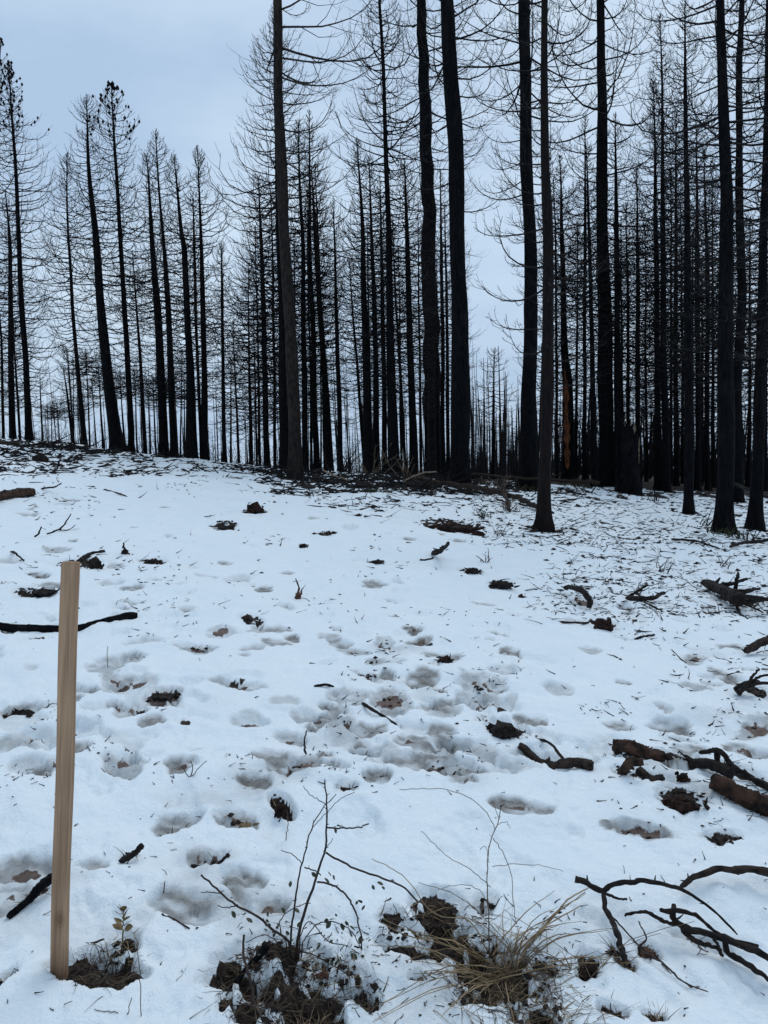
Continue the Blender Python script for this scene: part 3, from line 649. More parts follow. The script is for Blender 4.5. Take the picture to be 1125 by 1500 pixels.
tree('trunk close behind and right of the thickest near one', [(1081,735,14.5),(1083,500,12.5),(1084,360,11),(1086,0,7),(1087,-120,4),(1088,-240,1)], None, (560,80,110), near=True, seed=97, group=RG, melt=.4)
tree('near trunk at the right edge leaning out of the picture', [(1106,774,19),(1112,560,14),(1119,360,11),(1123,0,6),(1126,-260,1)], None, (560,100,80), near=True, seed=98, group=RG, melt=.35)
for i, (x, yb, xt, yt, w, D) in enumerate(sorted([(947,716,945,330,5,32),(983,720,982,250,5,31),(1000,721,998,300,5,33),(1015,722,1014,340,5,34),(1045,724,1043,270,6,30),(1070,726,1074,300,6,32),(1096,727,1099,320,6,31),(844,706,846,330,5,31),(806,704,803,420,4,32),(880,708,874,260,5,33),(912,712,909,320,5,34),(1052,724,1054,410,5,36),(1030,722,1027,380,5,36),(960,717,964,420,4,36),(1120,728,1122,250,7,30),(1108,728,1112,360,5,34)])):
    tree(ORD[i] + ' thin background trunk from the left, deep in the dense right stand', [(x,yb,w),((x+xt)/2,(yb+yt)/2,w*.7),(xt,yt,1)], D, (640,40,80), seed=120 + i, share=('right_%d' % (i % 5),), group='thin background trunks of the right stand')
for i, (x, yb, xt, yt, w, D) in enumerate(sorted([(376,684,371,440,3.5,40),(411,686,408,400,3.5,38),(434,688,430,330,4,36),(456,688,450,300,4,37),(470,690,470,400,3,42),(545,694,538,330,5,32),(570,694,566,340,4,33),(588,694,584,360,4,36),(617,696,612,320,5,32),(624,696,622,400,4,36),(642,697,640,380,5,33),(663,698,662,380,5,34)])):
    tree(ORD[i] + ' thin background trunk from the left behind the middle stand', [(x,yb,w),((x+xt)/2,(yb+yt)/2,w*.7),(xt,yt,1)], D, (620,32,60), seed=150 + i, share=('middle_%d' % (i % 4),), group='thin background trunks of the middle stand')

# orange scar on the trunk (thin curved shell hugging the bark)
def add_scar():
    trunk = [c for c in t_scar.children if c.name.startswith('trunk')][0]
    co = np.zeros(len(trunk.data.vertices) * 3, np.float32); trunk.data.vertices.foreach_get('co', co); co = co.reshape(-1, 3)
    rings = co[:44 * 28].reshape(44, 28, 3); base = np.array(t_scar.location)
    D = base[1]
    zlo = at_depth(832, 688, D)[2] - base[2]; zhi = at_depth(830, 536, D)[2] - base[2]
    z = rings[:, :, 2].mean(1); cen = rings.mean(1)
    n = 26; zq = np.linspace(zlo, zhi, n)
    V = []; Q = []; m = 9
    rr = np.linalg.norm(rings[:, :, :2] - cen[:, None, :2], axis=2).max(1)
    for i, q in enumerate(zq):
        cx = np.interp(q, z, cen[:, 0]); cy = np.interp(q, z, cen[:, 1]); R = np.interp(q, z, rr) + .008
        w = .44 * min(1, (i + .3) / 3, (n - 1 - i + .3) / 6) * (1 + .35 * math.sin(i * 1.9) + .25 * math.sin(i * .7 + 1))
        for j in range(m):
            th = -math.pi / 2 - .50 + (j / (m - 1) - .5) * 2 * w
            V.append((cx + R * math.cos(th), cy + R * math.sin(th), q))
    for i in range(n - 1):
        for j in range(m - 1):
            a = i * m + j; Q.append((a, a + 1, a + m + 1, a + m))
    o = link('burnt_strip', mesh_from('burnt_strip', V, Q, None, 'orange_wood'), trunk)
    o['label'] = 'bright orange strip of bare wood'
    s = o.modifiers.new('thickness', 'SOLIDIFY'); s.thickness = .012; s.offset = -1
add_scar()

# broken black stump
def add_stump():
    g = np.random.default_rng(77)
    P0 = hit1(921, 722); D = P0[1]; dep = depth_of(P0); s = dep / F0
    Ht = 108 * s; root = empty('broken_stump', P0); k = 26; nr = 18
    th = np.arange(k) / k * 2 * np.pi
    jag = Ht * (1 - .5 * np.abs(g.random(k)) * (g.random(k) > .3)) * np.interp(th, [0, 1.5, 3, 4.7, 6.28], [.72, .9, 1, .95, .72])
    V = []
    for i in range(nr):
        f = i / (nr - 1)
        r = (18.5 + (15 - 18.5) * f) * s * (1 + .22 * np.exp(-f * 9))
        rr = r * (1 + .08 * np.sin(th * 5 + 1) + .06 * g.normal(0, 1, k))
        V += [(rr[j] * math.cos(th[j]) - f * .04, rr[j] * math.sin(th[j]), -.15 + (jag[j] + .15) * f) for j in range(k)]
    for i in range(4):
        f = i / 3; r = 11 * s * (1 - .4 * f)
        V += [(r * math.cos(t) - .04, r * math.sin(t), jag[j] * (1 - .16 * (f + .4)) - .05 * f) for j, t in enumerate(th)]
    Q = [(i * k + j, i * k + (j + 1) % k, (i + 1) * k + (j + 1) % k, (i + 1) * k + j) for i in range(nr + 3) for j in range(k)]
    V.append((0, 0, Ht * .6)); c = len(V) - 1
    T = [((nr + 3) * k + j, (nr + 3) * k + (j + 1) % k, c) for j in range(k)]
    body = link('stump_body', mesh_from('stump_body', V, Q, T, 'char_bark', False), root)
    for (x, y0, y1, w) in [(925, 668, 612, 2.6), (931, 662, 622, 2.2), (918, 650, 610, 2.4), (935, 680, 640, 2.0), (929, 650, 616, 1.6)]:
        a = at_depth(x, y0, D - 10.5 * s) - P0; b = at_depth(x + g.uniform(-2, 2), y1, D - 10 * s) - P0
        V_, Q_, T_ = tubes(resample([a, b], 5), np.array([1, 1, .8, .5, .1]) * w * s * .6, 5, True)
        o = link('splinter', mesh_from('splinter', V_, Q_, T_, 'pale_wood'), body); o['label'] = 'pale sliver of split wood'
    tag(root, 'broad broken black stump with jagged splintered top among the right trunks', 'stump')
    MELT.append((P0[0], P0[1], .7))
add_stump()

# far burnt wood on the right-hand bench: one mass nobody can count
def far_wood():
    g = np.random.default_rng(91); mb = MB(); n = 520
    px = np.concatenate([g.uniform(680, 1350, n), g.uniform(690, 770, 60)]); D = g.uniform(42, 150, n + 60); n += 60
    x = (px - W0 / 2) / F0 * D; z0 = G(x, D); Ht = g.uniform(3.5, 9.5, n) * np.where(g.random(n) < .3, .55, 1)
    s = np.linspace(0, 1, 4)
    lean = g.normal(0, .03, (n, 2))
    P = np.stack([x[:, None] + lean[:, :1] * Ht[:, None] * s, D[:, None] + lean[:, 1:] * Ht[:, None] * s, z0[:, None] - .2 + Ht[:, None] * s], -1)
    mb.tube(P, g.uniform(.05, .13, n)[:, None] * (1 - .85 * s)[None], 4)
    nb = 16
    t = g.uniform(.12, .97, (n, nb)); O = P[:, 0][:, None] + (P[:, -1] - P[:, 0])[:, None] * t[..., None]
    L = (1.15 - t) * g.uniform(.8, 1.6, (n, nb)); N_ = n * nb
    P1, R1, E1, A1 = grow(g, O.reshape(-1, 3), g.uniform(0, 6.28, N_), L.ravel(), g.normal(-.05, .2, N_), g.uniform(.8, 1.5, N_), np.full(N_, 1.4), np.full(N_, .016), 4)
    mb.tube(P1, np.maximum(R1, .009), 3)
    # charred brush and saplings between them
    nbh = 2200
    px = g.uniform(660, 1400, nbh); D = g.uniform(31, 150, nbh); x = (px - W0 / 2) / F0 * D; z0 = G(x, D)
    P2, R2, _, _ = grow(g, np.stack([x, D, z0 - .05], -1), g.uniform(0, 6.28, nbh), g.uniform(.5, 2.2, nbh), g.uniform(.8, 1.4, nbh), g.uniform(1.0, 1.6, nbh), np.ones(nbh), g.uniform(.010, .035, nbh), 3)
    mb.tube(P2, R2, 3)
    nbh = 1700
    px = g.uniform(815, 1400, nbh); D = g.uniform(31, 90, nbh); x = (px - W0 / 2) / F0 * D; z0 = G(x, D)
    P2, R2, E2, A2 = grow(g, np.stack([x, D, z0 - .05], -1), g.uniform(0, 6.28, nbh), g.uniform(1.2, 5.0, nbh) * (D / 55) ** .4, g.uniform(1.3, 1.55, nbh), g.uniform(1.3, 1.6, nbh), np.ones(nbh), g.uniform(.02, .06, nbh), 3)
    mb.tube(P2, R2, 3)
    Ls = np.full(nbh, 2.2); P3, R3, _, _, _ = sprout(g, P2, R2, E2, A2, Ls, 4, .2, .3, .012, 2); mb.tube(P3, np.maximum(R3, .007), 3)
    o = link('far_burnt_wood', mb.mesh('far_burnt_wood', 'char_twig'))
    tag(o, 'distant mass of thin burnt trunks and brush behind the right stand', 'forest', None, 'stuff')
far_wood()

def far_poles():
    g = np.random.default_rng(93); mb = MB(); n = 230
    px = g.uniform(-160, 720, n); D = g.uniform(48, 95, n)
    x = (px - W0 / 2) / F0 * D; z0 = G(x, D)
    ytop = g.uniform(500, 640, n); zt = C0[2] + D * (662 - ytop) / F0; Ht = np.maximum(zt - z0, 3.)
    s = np.linspace(0, 1, 4); lean = g.normal(0, .025, (n, 2))
    P = np.stack([x[:, None] + lean[:, :1] * Ht[:, None] * s, D[:, None] + lean[:, 1:] * Ht[:, None] * s, z0[:, None] - .2 + Ht[:, None] * s], -1)
    mb.tube(P, g.uniform(.045, .10, n)[:, None] * (1 - .8 * s)[None], 4)
    nb = 26
    t = g.uniform(.3, .98, (n, nb)); O = P[:, 0][:, None] + (P[:, -1] - P[:, 0])[:, None] * t[..., None]
    L = (1.1 - t) * g.uniform(.8, 2.2, (n, nb)) + .2; N_ = n * nb
    P1, R1, E1, A1 = grow(g, O.reshape(-1, 3), g.uniform(0, 6.28, N_), L.ravel(), g.normal(-.05, .25, N_), g.uniform(.6, 1.7, N_), np.full(N_, 1.4), np.full(N_, .014), 4)
    mb.tube(P1, np.maximum(R1, .008), 3)
    nbh = 700                                                    # thin brush on the brow itself
    a = g.uniform(-.58, .12, nbh); rc = np.interp(a, ca, cd) * g.uniform(1.0, 1.25, nbh); x = rc * np.sin(a); y = rc * np.cos(a)
    P2, R2, E2, A2 = grow(g, np.stack([x, y, G(x, y) - .05], -1), g.uniform(0, 6.28, nbh), g.uniform(.25, 1.5, nbh), g.uniform(.7, 1.5, nbh), g.uniform(.8, 1.7, nbh), np.ones(nbh), g.uniform(.006, .013, nbh), 4, .2)
    mb.tube(P2, R2, 3)
    P3, R3, _, _, _ = sprout(g, P2, R2, E2, A2, np.full(nbh, .7), 3, .3, .4, .004, 2, .2); mb.tube(P3, np.maximum(R3, .003), 3)
    o = link('far_pole_wood', mb.mesh('far_pole_wood', 'char_twig'))
    tag(o, 'distant layer of thin bare poles and brush beyond the left and middle crest', 'forest', None, 'stuff')
far_poles()

# ------------------------------------------------------------------ ground sheet
def build_ground():
    r = [.35]
    while r[-1] < 1800:
        q = r[-1]
        r.append(q * (1 + (.0054 if q < 5 else .0054 + .0086 * min(1, (q - 5) / 25) if q < 34 else .05)) if q >= 1.1 else q * 1.03)
    r = np.array(r)
    ad = np.arange(-.64, .64, .0033)
    a = np.concatenate([np.linspace(-np.pi, -.68, 46), ad, np.linspace(.68, np.pi, 46)[:-1]])
    nr, na = len(r), len(a)
    rr, aa = np.meshgrid(r, a, indexing='ij')
    x = rr * np.sin(aa); y = rr * np.cos(aa)
    z, so, sl = surface(x.ravel(), y.ravel())
    mud = MUD[0]
    V = np.stack([x.ravel(), y.ravel(), z], -1)
    zc, _, _ = surface(np.array([0.]), np.array([0.]))
    V = np.concatenate([V, [[0, 0, zc[0]]]])
    idx = np.arange(nr * na).reshape(nr, na)
    A = idx[:-1]; B = idx[1:]
    Q = np.stack([A, np.roll(B, 0, 1), np.roll(B, -1, 1), np.roll(A, -1, 1)], -1).reshape(-1, 4)
    T = np.stack([np.full(na, len(V) - 1), idx[0], np.roll(idx[0], -1)], -1)
    me = mesh_from('ground', V, Q, T, 'ground')
    col = np.zeros((len(V), 4), np.float32); col[:-1, 0] = so; col[:-1, 1] = sl; col[:-1, 2] = mud; col[:, 3] = 1
    at = me.color_attributes.new('cover', 'FLOAT_COLOR', 'POINT'); at.data.foreach_set('color', col.ravel())
    o = link('ground', me); tag(o, 'snow-covered slope with footprints and bare soil patches', 'ground', None, 'structure')
    print('ground', nr, na, len(Q))
build_ground()

def gpt(px, py, lift=0.):
    P = hit1(px, py)
    drop = C0[2] - P[2]
    if lift and drop > .4 and lift / drop < .5: P = C0 + (P - C0) * (1 - lift / drop); g_ = float(G(P[0], P[1])); P[2] += surf_z(P[0], P[1]) - g_
    else: P[2] = surf_z(P[0], P[1]) + lift
    return P
# ------------------------------------------------------------------ fallen sticks, logs and clods
def stick(name, label, cat, pts, w0, w1, mat='dark_wood', k=7, forks=(), group=None, sink=.35, seed=0, cap=True, n=None, rough=.16):
    """pts: (px, py, lift m) lying on the snow; w0, w1: thickness in px"""
    g = np.random.default_rng(3000 + seed)
    def poly(pp):
        D0 = hit1(pts[0][0], max(p_[1] for p_ in pts))[1]
        if D0 > 13 and any(len(p) > 2 and p[2] > .04 for p in pp):
            q_ = np.array([at_depth(p[0], p[1], D0) for p in pp]); gz = surface(q_[:, 0], q_[:, 1])[0]; q_[:, 2] = np.maximum(q_[:, 2], gz); return q_
        return np.array([gpt(p[0], p[1], p[2] if len(p) > 2 else 0.) for p in pp])
    Wp = poly(pts); s0 = depth_of(Wp[0]) / F0; s1 = depth_of(Wp[-1]) / F0
    n = n or max(12, int(len(pts) * 8)); k = max(k, 6); thick = w0 > 12
    if thick: k = max(k, 18); n = 44
    c = resample(Wp, n); r = np.linspace(w0 * s0, w1 * s1, n) * .5
    c[:, 2] += r * (1 - 2 * sink)
    L = np.linalg.norm(c[-1] - c[0]); tq = np.linspace(0, 1, n) * L / (np.mean(r) * 2.2)
    wn = .2 if thick else .7; c[:, 0] += noise2(tq * .5 + seed * 7, tq * 0, 61) * r * wn; c[:, 1] += noise2(tq * .5, tq * 0 + seed * 3, 62) * r * wn; c[:, 2] += noise2(tq * .5 + 3, tq * 0 + seed * 5, 63) * r * .35
    th_ = np.arange(k) / k * 2 * np.pi
    tg, ag = np.meshgrid(tq, th_, indexing='ij')
    Rk = r[:, None] * (1 + (.12 if thick else .22) * noise3(np.cos(ag) * 1.2 + seed, np.sin(ag) * 1.2, tg * .6, 64) + .16 * noise3(np.cos(ag) * 3.4 + seed, np.sin(ag) * 3.4, tg * (.45 if thick else 1.1), 65) + .10 * g.normal(0, 1, (n, k)) * (.5 if thick else .8))
    if thick: Rk *= 1 + .10 * np.sign(noise3(np.cos(ag) * 2.2 + seed * 2, np.sin(ag) * 2.2, tg * .35, 66))
    Rk[-1] *= g.uniform(.4, 1, k); Rk[0] *= g.uniform(.6, 1, k)
    base = c[0].copy()
    mb = MB(); mb.tube(c, Rk[None], k, cap)
    if L > .25 and not thick:
        for q_ in range(int(min(26, L / (np.mean(r) * 7)))):
            i_ = g.integers(2, n - 2); dv = g.normal(0, 1, 3); dv[2] = abs(dv[2]) * .18; dv /= np.linalg.norm(dv); ln = r[i_] * g.uniform(1.6, 4.5)
            mb.tube(np.array([c[i_], c[i_] + dv * ln * .6, c[i_] + dv * ln + [0, 0, ln * .1]]), np.array([.5, .35, .15]) * r[i_], 4)
    o = link(name, mb.mesh(name, mat, base, smooth=w0 < 6), None, base)
    for f in forks:
        fp, a0, a1 = f
        q = poly(fp); m = max(9, len(fp) * 5); q = resample(q, m)
        q[1:, :2] += g.normal(0, .3, (m - 1, 2)) * (a0 * s0 * .4)
        rr = np.linspace(a0 * s0, a1 * s0, m) * .5 * g.uniform(.8, 1.2, m); q[:, 2] += rr * (1 - 2 * sink)
        i = np.argmin(np.linalg.norm(c - q[0], axis=1)); q[0] = c[i]
        mb = MB(); mb.tube(q, rr, 5, True)
        link('side_branch', mb.mesh('side_branch', mat, base), o)
    return tag(o, label, cat, group)
ICO = None
def ico():
    global ICO
    if ICO is None:
        import bmesh
        bm = bmesh.new(); bmesh.ops.create_icosphere(bm, subdivisions=3, radius=1)
        V = np.array([v.co[:] for v in bm.verts]); T = np.array([[v.index for v in f.verts] for f in bm.faces]); bm.free(); ICO = (V, T)
    return ICO
def chunk(name, label, cat, px, py, w, h, mat='dark_wood', seed=0, turn=0., flat=.5, sharp=.35, group=None, depth=1.0):
    """irregular clod, bark piece or wood block sitting in the snow; px, py is its foot, w and h in px"""
    import bmesh
    g = np.random.default_rng(6000 + seed); P = gpt(px, py); s = depth_of(P) / F0
    a = w * .5 * s; hh = max(h * s, .02); mb = MB()
    nfr = 9 if sharp > .3 else 5
    for f in range(nfr):
        big = f == 0
        m = 26 if big else 12
        q = g.normal(0, 1, (m, 3)); q /= np.linalg.norm(q, axis=1, keepdims=True); q *= g.uniform(.72, 1.0, (m, 1))
        if big: q *= [a * .85, a * .62 * depth, hh * .62]; c_ = np.array([0, 0, hh * .30])
        else:
            q *= [a * g.uniform(.18, .55), a * g.uniform(.10, .28), hh * g.uniform(.12, .36)]
            e = g.normal(0, .35); q = np.stack([q[:, 0] * math.cos(e) - q[:, 2] * math.sin(e), q[:, 1], q[:, 0] * math.sin(e) + q[:, 2] * math.cos(e)], -1)
            t = g.normal(0, .8); q = np.stack([q[:, 0] * math.cos(t) - q[:, 1] * math.sin(t), q[:, 0] * math.sin(t) + q[:, 1] * math.cos(t), q[:, 2]], -1)
            c_ = np.array([g.uniform(-.85, .85) * a, g.uniform(-.6, .45) * a * depth, hh * abs(g.normal(.18, .22))])
        bm = bmesh.new(); vs = [bm.verts.new(v) for v in q + c_]
        bmesh.ops.convex_hull(bm, input=vs)
        bmesh.ops.triangulate(bm, faces=bm.faces[:])
        if big: bmesh.ops.subdivide_edges(bm, edges=bm.edges[:], cuts=2, use_grid_fill=True); bmesh.ops.triangulate(bm, faces=bm.faces[:])
        lv_ = [v for v in bm.verts if v.link_faces]
        for k_, v in enumerate(lv_): v.index = k_
        V = np.array([v.co[:] for v in lv_]); T = np.array([[v.index for v in fc.verts] for fc in bm.faces]); bm.free()
        sc = a * .22
        V = V + g.normal(0, 1, V.shape) * a * (.035 if big else .015)
        mb.raw(V, None, T)
    for f in range(int(nfr * .8)):                                 # splinters
        st_ = np.array([g.uniform(-.8, .8) * a, g.uniform(-.5, .3) * a * depth, hh * g.uniform(.1, .6)])
        dv = np.array([g.normal(0, 1), g.normal(0, .6), abs(g.normal(0, .45))]); dv /= np.linalg.norm(dv)
        ln = a * g.uniform(.25, .7)
        mb.tube(np.array([st_, st_ + dv * ln * .6, st_ + dv * ln]), np.array([.055, .045, .012]) * a * g.uniform(.6, 1.3), 4)
    V = np.concatenate(mb.V)
    c, si = math.cos(turn), math.sin(turn)
    mb.V = [np.stack([V[:, 0] * c - V[:, 1] * si, V[:, 0] * si + V[:, 1] * c, V[:, 2]], -1)]
    o = link(name, mb.mesh(name, mat, smooth=False), None, P)
    return tag(o, label, cat, group)

stick('fallen_log', 'sawn brown log lying in snow at the left edge below the crest', 'log', [(-40,748),(10,733),(47,726)], 15, 15, 'bark_log', 12, sink=.2, seed=1)
stick('charred_pole', 'long charred pole lying in snow behind the stake', 'branch', [(-60,921),(0,921),(60,924),(110,919),(160,911),(201,908)], 13, 10, 'char_bark', 9, forks=[([(150,914),(178,909),(200,902)],5,4)], seed=2, sink=.25)
chunk('cut_stump', 'squat dark cut stump block on the snow below the left crest', 'stump', 60, 677, 32, 17, 'dark_wood', 3, flat=.9, sharp=.16)
stick('upright_twig', 'thin upright twig beside the squat stump block', 'stick', [(83,691),(86,680,.25),(88,664,.55)], 3, 1.6, 'char_twig', 5, seed=4, sink=0)
chunk('soil_clod', 'reddish brown pointed clod alone on the upper snow', 'clod', 376,751, 30, 20, 'soil', 5, sharp=.5)
chunk('soil_clod', 'low dark clod with twigs left of centre below the pointed clod', 'clod', 329,775, 26, 9, 'dark_wood', 6)
stick('forked_stick', 'thin forked stick on snow at far left above the stake', 'stick', [(70,784),(90,772,.04),(104,757,.12)], 3.2, 1.5, 'char_twig', 5, forks=[([(86,775),(104,777,.03),(111,770,.05)],2.2,1)], seed=7)
stick('short_stick', 'short tilted stick left of the thin forked stick', 'stick', [(50,787),(56,780,.03),(61,772,.07)], 3, 2, 'char_twig', 5, seed=8)
stick('long_twig', 'straight thin twig lying on the upper left snow', 'stick', [(152,720),(170,725),(187,730)], 2.6, 2, 'char_twig', 5, seed=9)
stick('twig', 'low twig lying on snow below the left crest debris', 'stick', [(60,720),(78,716,.03),(90,708,.08)], 3, 1.4, 'char_twig', 5, seed=10)
chunk('wood_chunk', 'dark upright broken root piece above the stake, right of it', 'wood', 140,829, 24, 22, 'dark_wood', 11, sharp=.5)
stick('bark_strip', 'dark flat bark strip above and right of the stake', 'bark', [(112,819),(130,812),(153,807)], 6, 7, 'dark_wood', 6, seed=12)
chunk('wood_chunk', 'small dark stub with a raised tip above the stake', 'wood', 183,808, 13, 10, 'dark_wood', 13)
stick('raised_stub', 'short raised spike on the small dark stub', 'stick', [(184,806),(181,800,.05),(180,792,.10)], 4, 2, 'dark_wood', 5, seed=14, sink=0)
chunk('bark_piece', 'flat dark bark lump right of the small stub above the stake', 'bark', 222,821, 32, 9, 'dark_wood', 15)
chunk('bark_piece', 'long flat dark lump half under snow left of the stake', 'bark', 62,869, 46, 9, 'dark_wood', 16)
stick('twig', 'small bent twig at left edge above the stake', 'stick', [(18,812),(30,816,.03),(36,822)], 3.4, 2.4, 'char_twig', 5, seed=17)
chunk('soil_clod', 'small brown upright splinter clump in the upper middle snow', 'clod', 437,880, 12, 14, 'brown_leaf', 18, sharp=.6)
stick('upright_splinter', 'thin brown splinter standing in the upper middle snow', 'stick', [(438,876),(437,862,.06),(433,850,.12)], 4, 1.5, 'dead_wood', 5, seed=19, sink=0)
chunk('wood_chunk', 'dark lump above the small brown splinter in the middle snow', 'wood', 445,807, 13, 9, 'dark_wood', 20)
stick('bark_strip', 'dark lens-shaped bark piece left of the tilted branch stub', 'bark', [(541,822),(552,822,.02),(563,819)], 5, 4, 'dark_wood', 6, seed=21)
stick('tilted_branch', 'tilted charred branch stub sticking out of the middle snow', 'branch', [(636,815),(646,807,.10),(657,795,.26)], 9, 4, 'dark_wood', 7, seed=22, sink=.1)
stick('bark_strip', 'thin dark sliver left of the tilted branch stub foot', 'bark', [(614,821),(624,821),(634,819)], 4, 3, 'dark_wood', 6, seed=23)
chunk('bark_mound', 'long dark mound of bark and soil right of centre on upper snow', 'bark', 660,775, 84, 17, 'soil', 24, turn=-.15, sharp=.5)
chunk('bark_mound', 'small dark mound at the right end of the long bark mound', 'bark', 700,783, 24, 10, 'soil', 25)
chunk('bark_piece', 'dark flat lump below the tilted branch stub', 'bark', 692,836, 26, 9, 'dark_wood', 26)
chunk('bark_piece', 'wide dark ragged lump on snow in the right middle', 'bark', 737,857, 42, 12, 'dark_wood', 27, sharp=.55)
chunk('soil_clod', 'small round brown clod right of the wide ragged lump', 'clod', 764,868, 15, 11, 'soil', 28)
stick('curved_root', 'arched dark root curling over the snow on the right', 'root', [(826,860,.03),(842,862,.10),(856,872,.11),(864,884,.05),(862,893,0)], 6, 9, 'dark_wood', 7, seed=29, sink=.1)
stick('forked_branch', 'dark V-shaped forked branch on snow right of the arched root', 'branch', [(917,884),(940,884,.02),(975,873,.06)], 8, 5, 'dark_wood', 7, forks=[([(918,883),(935,871,.08),(950,861,.14)],5,3),([(935,886),(955,893),(973,901)],4,2)], seed=30)
chunk('wood_chunk', 'ragged dark wood piece left of the small right hollow', 'wood', 882,924, 34, 20, 'soil', 31, sharp=.55)
stick('thin_branch', 'thin light branch running into the ragged dark wood piece', 'branch', [(818,915),(845,914,.02),(872,906,.04)], 3, 3.6, 'dead_wood', 5, seed=32)
stick('twig', 'dark straight twig lying right of the ragged wood piece', 'stick', [(921,937),(940,935),(959,931)], 4, 3, 'dark_wood', 5, seed=33)
# root wad at the right
P = stick('root_wad', 'tangled dark root heap with upright spike at right edge', 'root', [(1032,856,.04),(1050,866,.06),(1068,880,.05),(1082,895,.02)], 12, 22, 'dark_wood', 8,
      forks=[([(1060,872,.05),(1085,868,.14),(1112,862,.12)],8,4),([(1072,884,.03),(1098,884,.10),(1125,876,.12)],9,5),([(1076,870,.1),(1079,855,.22),(1081,842,.36)],6,3),
             ([(1040,858,.06),(1060,852,.14),(1095,852,.12)],7,4),([(1080,893),(1086,905),(1095,912)],4,2),([(1076,880,.05),(1102,892,.03),(1118,896)],4,2),([(1066,876,.08),(1090,876,.16),(1130,884,.16)],7,5)], seed=34, sink=.1)
stick('branch_stub', 'thick broken branch end at the right edge below the root heap', 'branch', [(1096,957,.02),(1112,946,.06),(1140,930,.12)], 10, 13, 'dead_wood', 8, seed=35, sink=.15)
stick('forked_branch', 'dark clawed branch near the right edge beside the muddy hollow', 'branch', [(1078,1020,.0),(1092,1012,.04),(1112,1000,.08)], 14, 6, 'dark_wood', 8,
      forks=[([(1084,1016,.04),(1100,1000,.14),(1112,985,.22)],6,3),([(1096,1010,.05),(1112,1006,.1),(1130,1004,.12)],5,4),([(1100,1003,.08),(1115,994,.16),(1130,990,.2)],5,3)], seed=36, sink=.1)
# logs, lower right
chunk('wood_chunk', 'black burnt chunk half sunk in snow right of the muddy footprints', 'wood', 736,1072, 62, 26, 'dark_wood', 37, sharp=.5, turn=-.2)
stick('bark_slab', 'long brown bark slab sunk in snow right of the black chunk', 'bark', [(762,1086,.015),(800,1104,.02),(835,1120,.02),(866,1134,.01)], 11, 15, 'dead_wood', 12, forks=[([(768,1062,.01),(800,1080,.03),(834,1112,.03)],5,4)], seed=38, sink=.36)
stick('thin_stick', 'thin dark stick lying at the brown footprint trail', 'stick', [(530,1039),(555,1047,.01),(581,1054)], 5, 4, 'dark_wood', 6, seed=39)
stick('broken_log', 'brown broken log with a dark knob half buried at right', 'log', [(903,1093,.0),(930,1102,.02),(955,1108,.02),(972,1112)], 23, 15, 'bark_log', 14, seed=40, sink=.36)
chunk('log_knob', 'dark knob on the end of the brown broken log', 'wood', 920,1096, 28, 22, 'dark_wood', 41, sharp=.35)
stick('dark_branch', 'dark branch running right from the brown broken log', 'branch', [(975,1112),(1010,1118,.02),(1040,1128,.03),(1078,1146,.02)], 12, 17, 'dark_wood', 8, seed=42)
stick('spiked_branch', 'dark pointed branch slanting down to the right edge', 'branch', [(1028,1091,.10),(1050,1106,.10),(1075,1130,.05),(1105,1148,.02),(1135,1162,.01)], 6, 12, 'dark_wood', 8, forks=[([(1048,1106,.1),(1052,1122,.04),(1050,1132,.0)],9,7)], seed=43)
stick('short_log', 'short stubby log piece below the brown broken log', 'log', [(909,1143),(925,1137,.05),(943,1127,.09)], 14, 11, 'bark_log', 10, seed=44, sink=.2)
stick('bark_slab', 'flat dark bark slab beside the short stubby log', 'bark', [(935,1136),(955,1143,.01),(972,1152)], 15, 12, 'dead_wood', 8, seed=45)
stick('end_log', 'barked log entering from the right edge', 'log', [(1041,1166,.02),(1075,1177,.03),(1110,1187,.03),(1160,1200,.03)], 22, 32, 'bark_log', 16, seed=46, sink=.34)
chunk('soil_clod', 'small brown clod between the logs at right', 'clod', 999,1156, 24, 15, 'soil', 47)
chunk('bark_mound', 'broken dark bark heap left of the barked log', 'bark', 1003,1188, 66, 24, 'soil', 48, sharp=.6, turn=-.2)
chunk('bark_piece', 'flat dark bark plate below the barked log', 'bark', 1062,1238, 52, 14, 'dead_wood', 49, turn=-.15)
chunk('soil_clod', 'brown rounded clod right of the top footprint', 'clod', 651,976, 28, 15, 'soil', 50)
stick('twig', 'small crooked twig in snow left of the footprint trail', 'stick', [(461,1008),(474,1006,.01),(489,1007)], 5, 3.5, 'char_twig', 5, seed=51)
stick('upright_twig', 'crooked twig standing upright by the muddy footprint', 'stick', [(448,1106),(446,1090,.07),(449,1074,.15)], 3.4, 1.8, 'stem', 5, seed=52, sink=0)
chunk('bark_piece', 'dark overhanging crust above the soil hollow left of centre', 'bark', 238,1020, 52, 9, 'dark_wood', 53, turn=.1)
stick('thick_stick', 'black charred stick half buried at lower left beside the stake', 'stick', [(8,1342),(40,1320,.01),(74,1297,.03)], 10, 15, 'char_bark', 8, seed=54)
stick('split_stick', 'short split dark stick right of the stake', 'stick', [(178,1261),(195,1253,.02),(211,1242,.04)], 8, 9, 'dark_wood', 6, seed=55)
stick('dark_stick', 'dark stick lying in the lower left footprint', 'stick', [(280,1256),(310,1251,.01),(335,1246,.01)], 6, 7, 'dark_wood', 6, seed=56)
stick('thin_twig', 'thin straight twig on snow right of the seedling', 'stick', [(237,1346),(258,1351),(278,1355)], 3.0, 2.4, 'stem', 5, seed=57)
stick('thin_twig', 'small dark twig between the stake foot and the seedling', 'stick', [(133,1376),(145,1372,.01),(152,1369,.01)], 4, 2.6, 'stem', 5, seed=58)
chunk('dark_clod', 'small dark clod below the reddish hollow at centre', 'clod', 412,1192, 24, 26, 'soil', 59, sharp=.5)
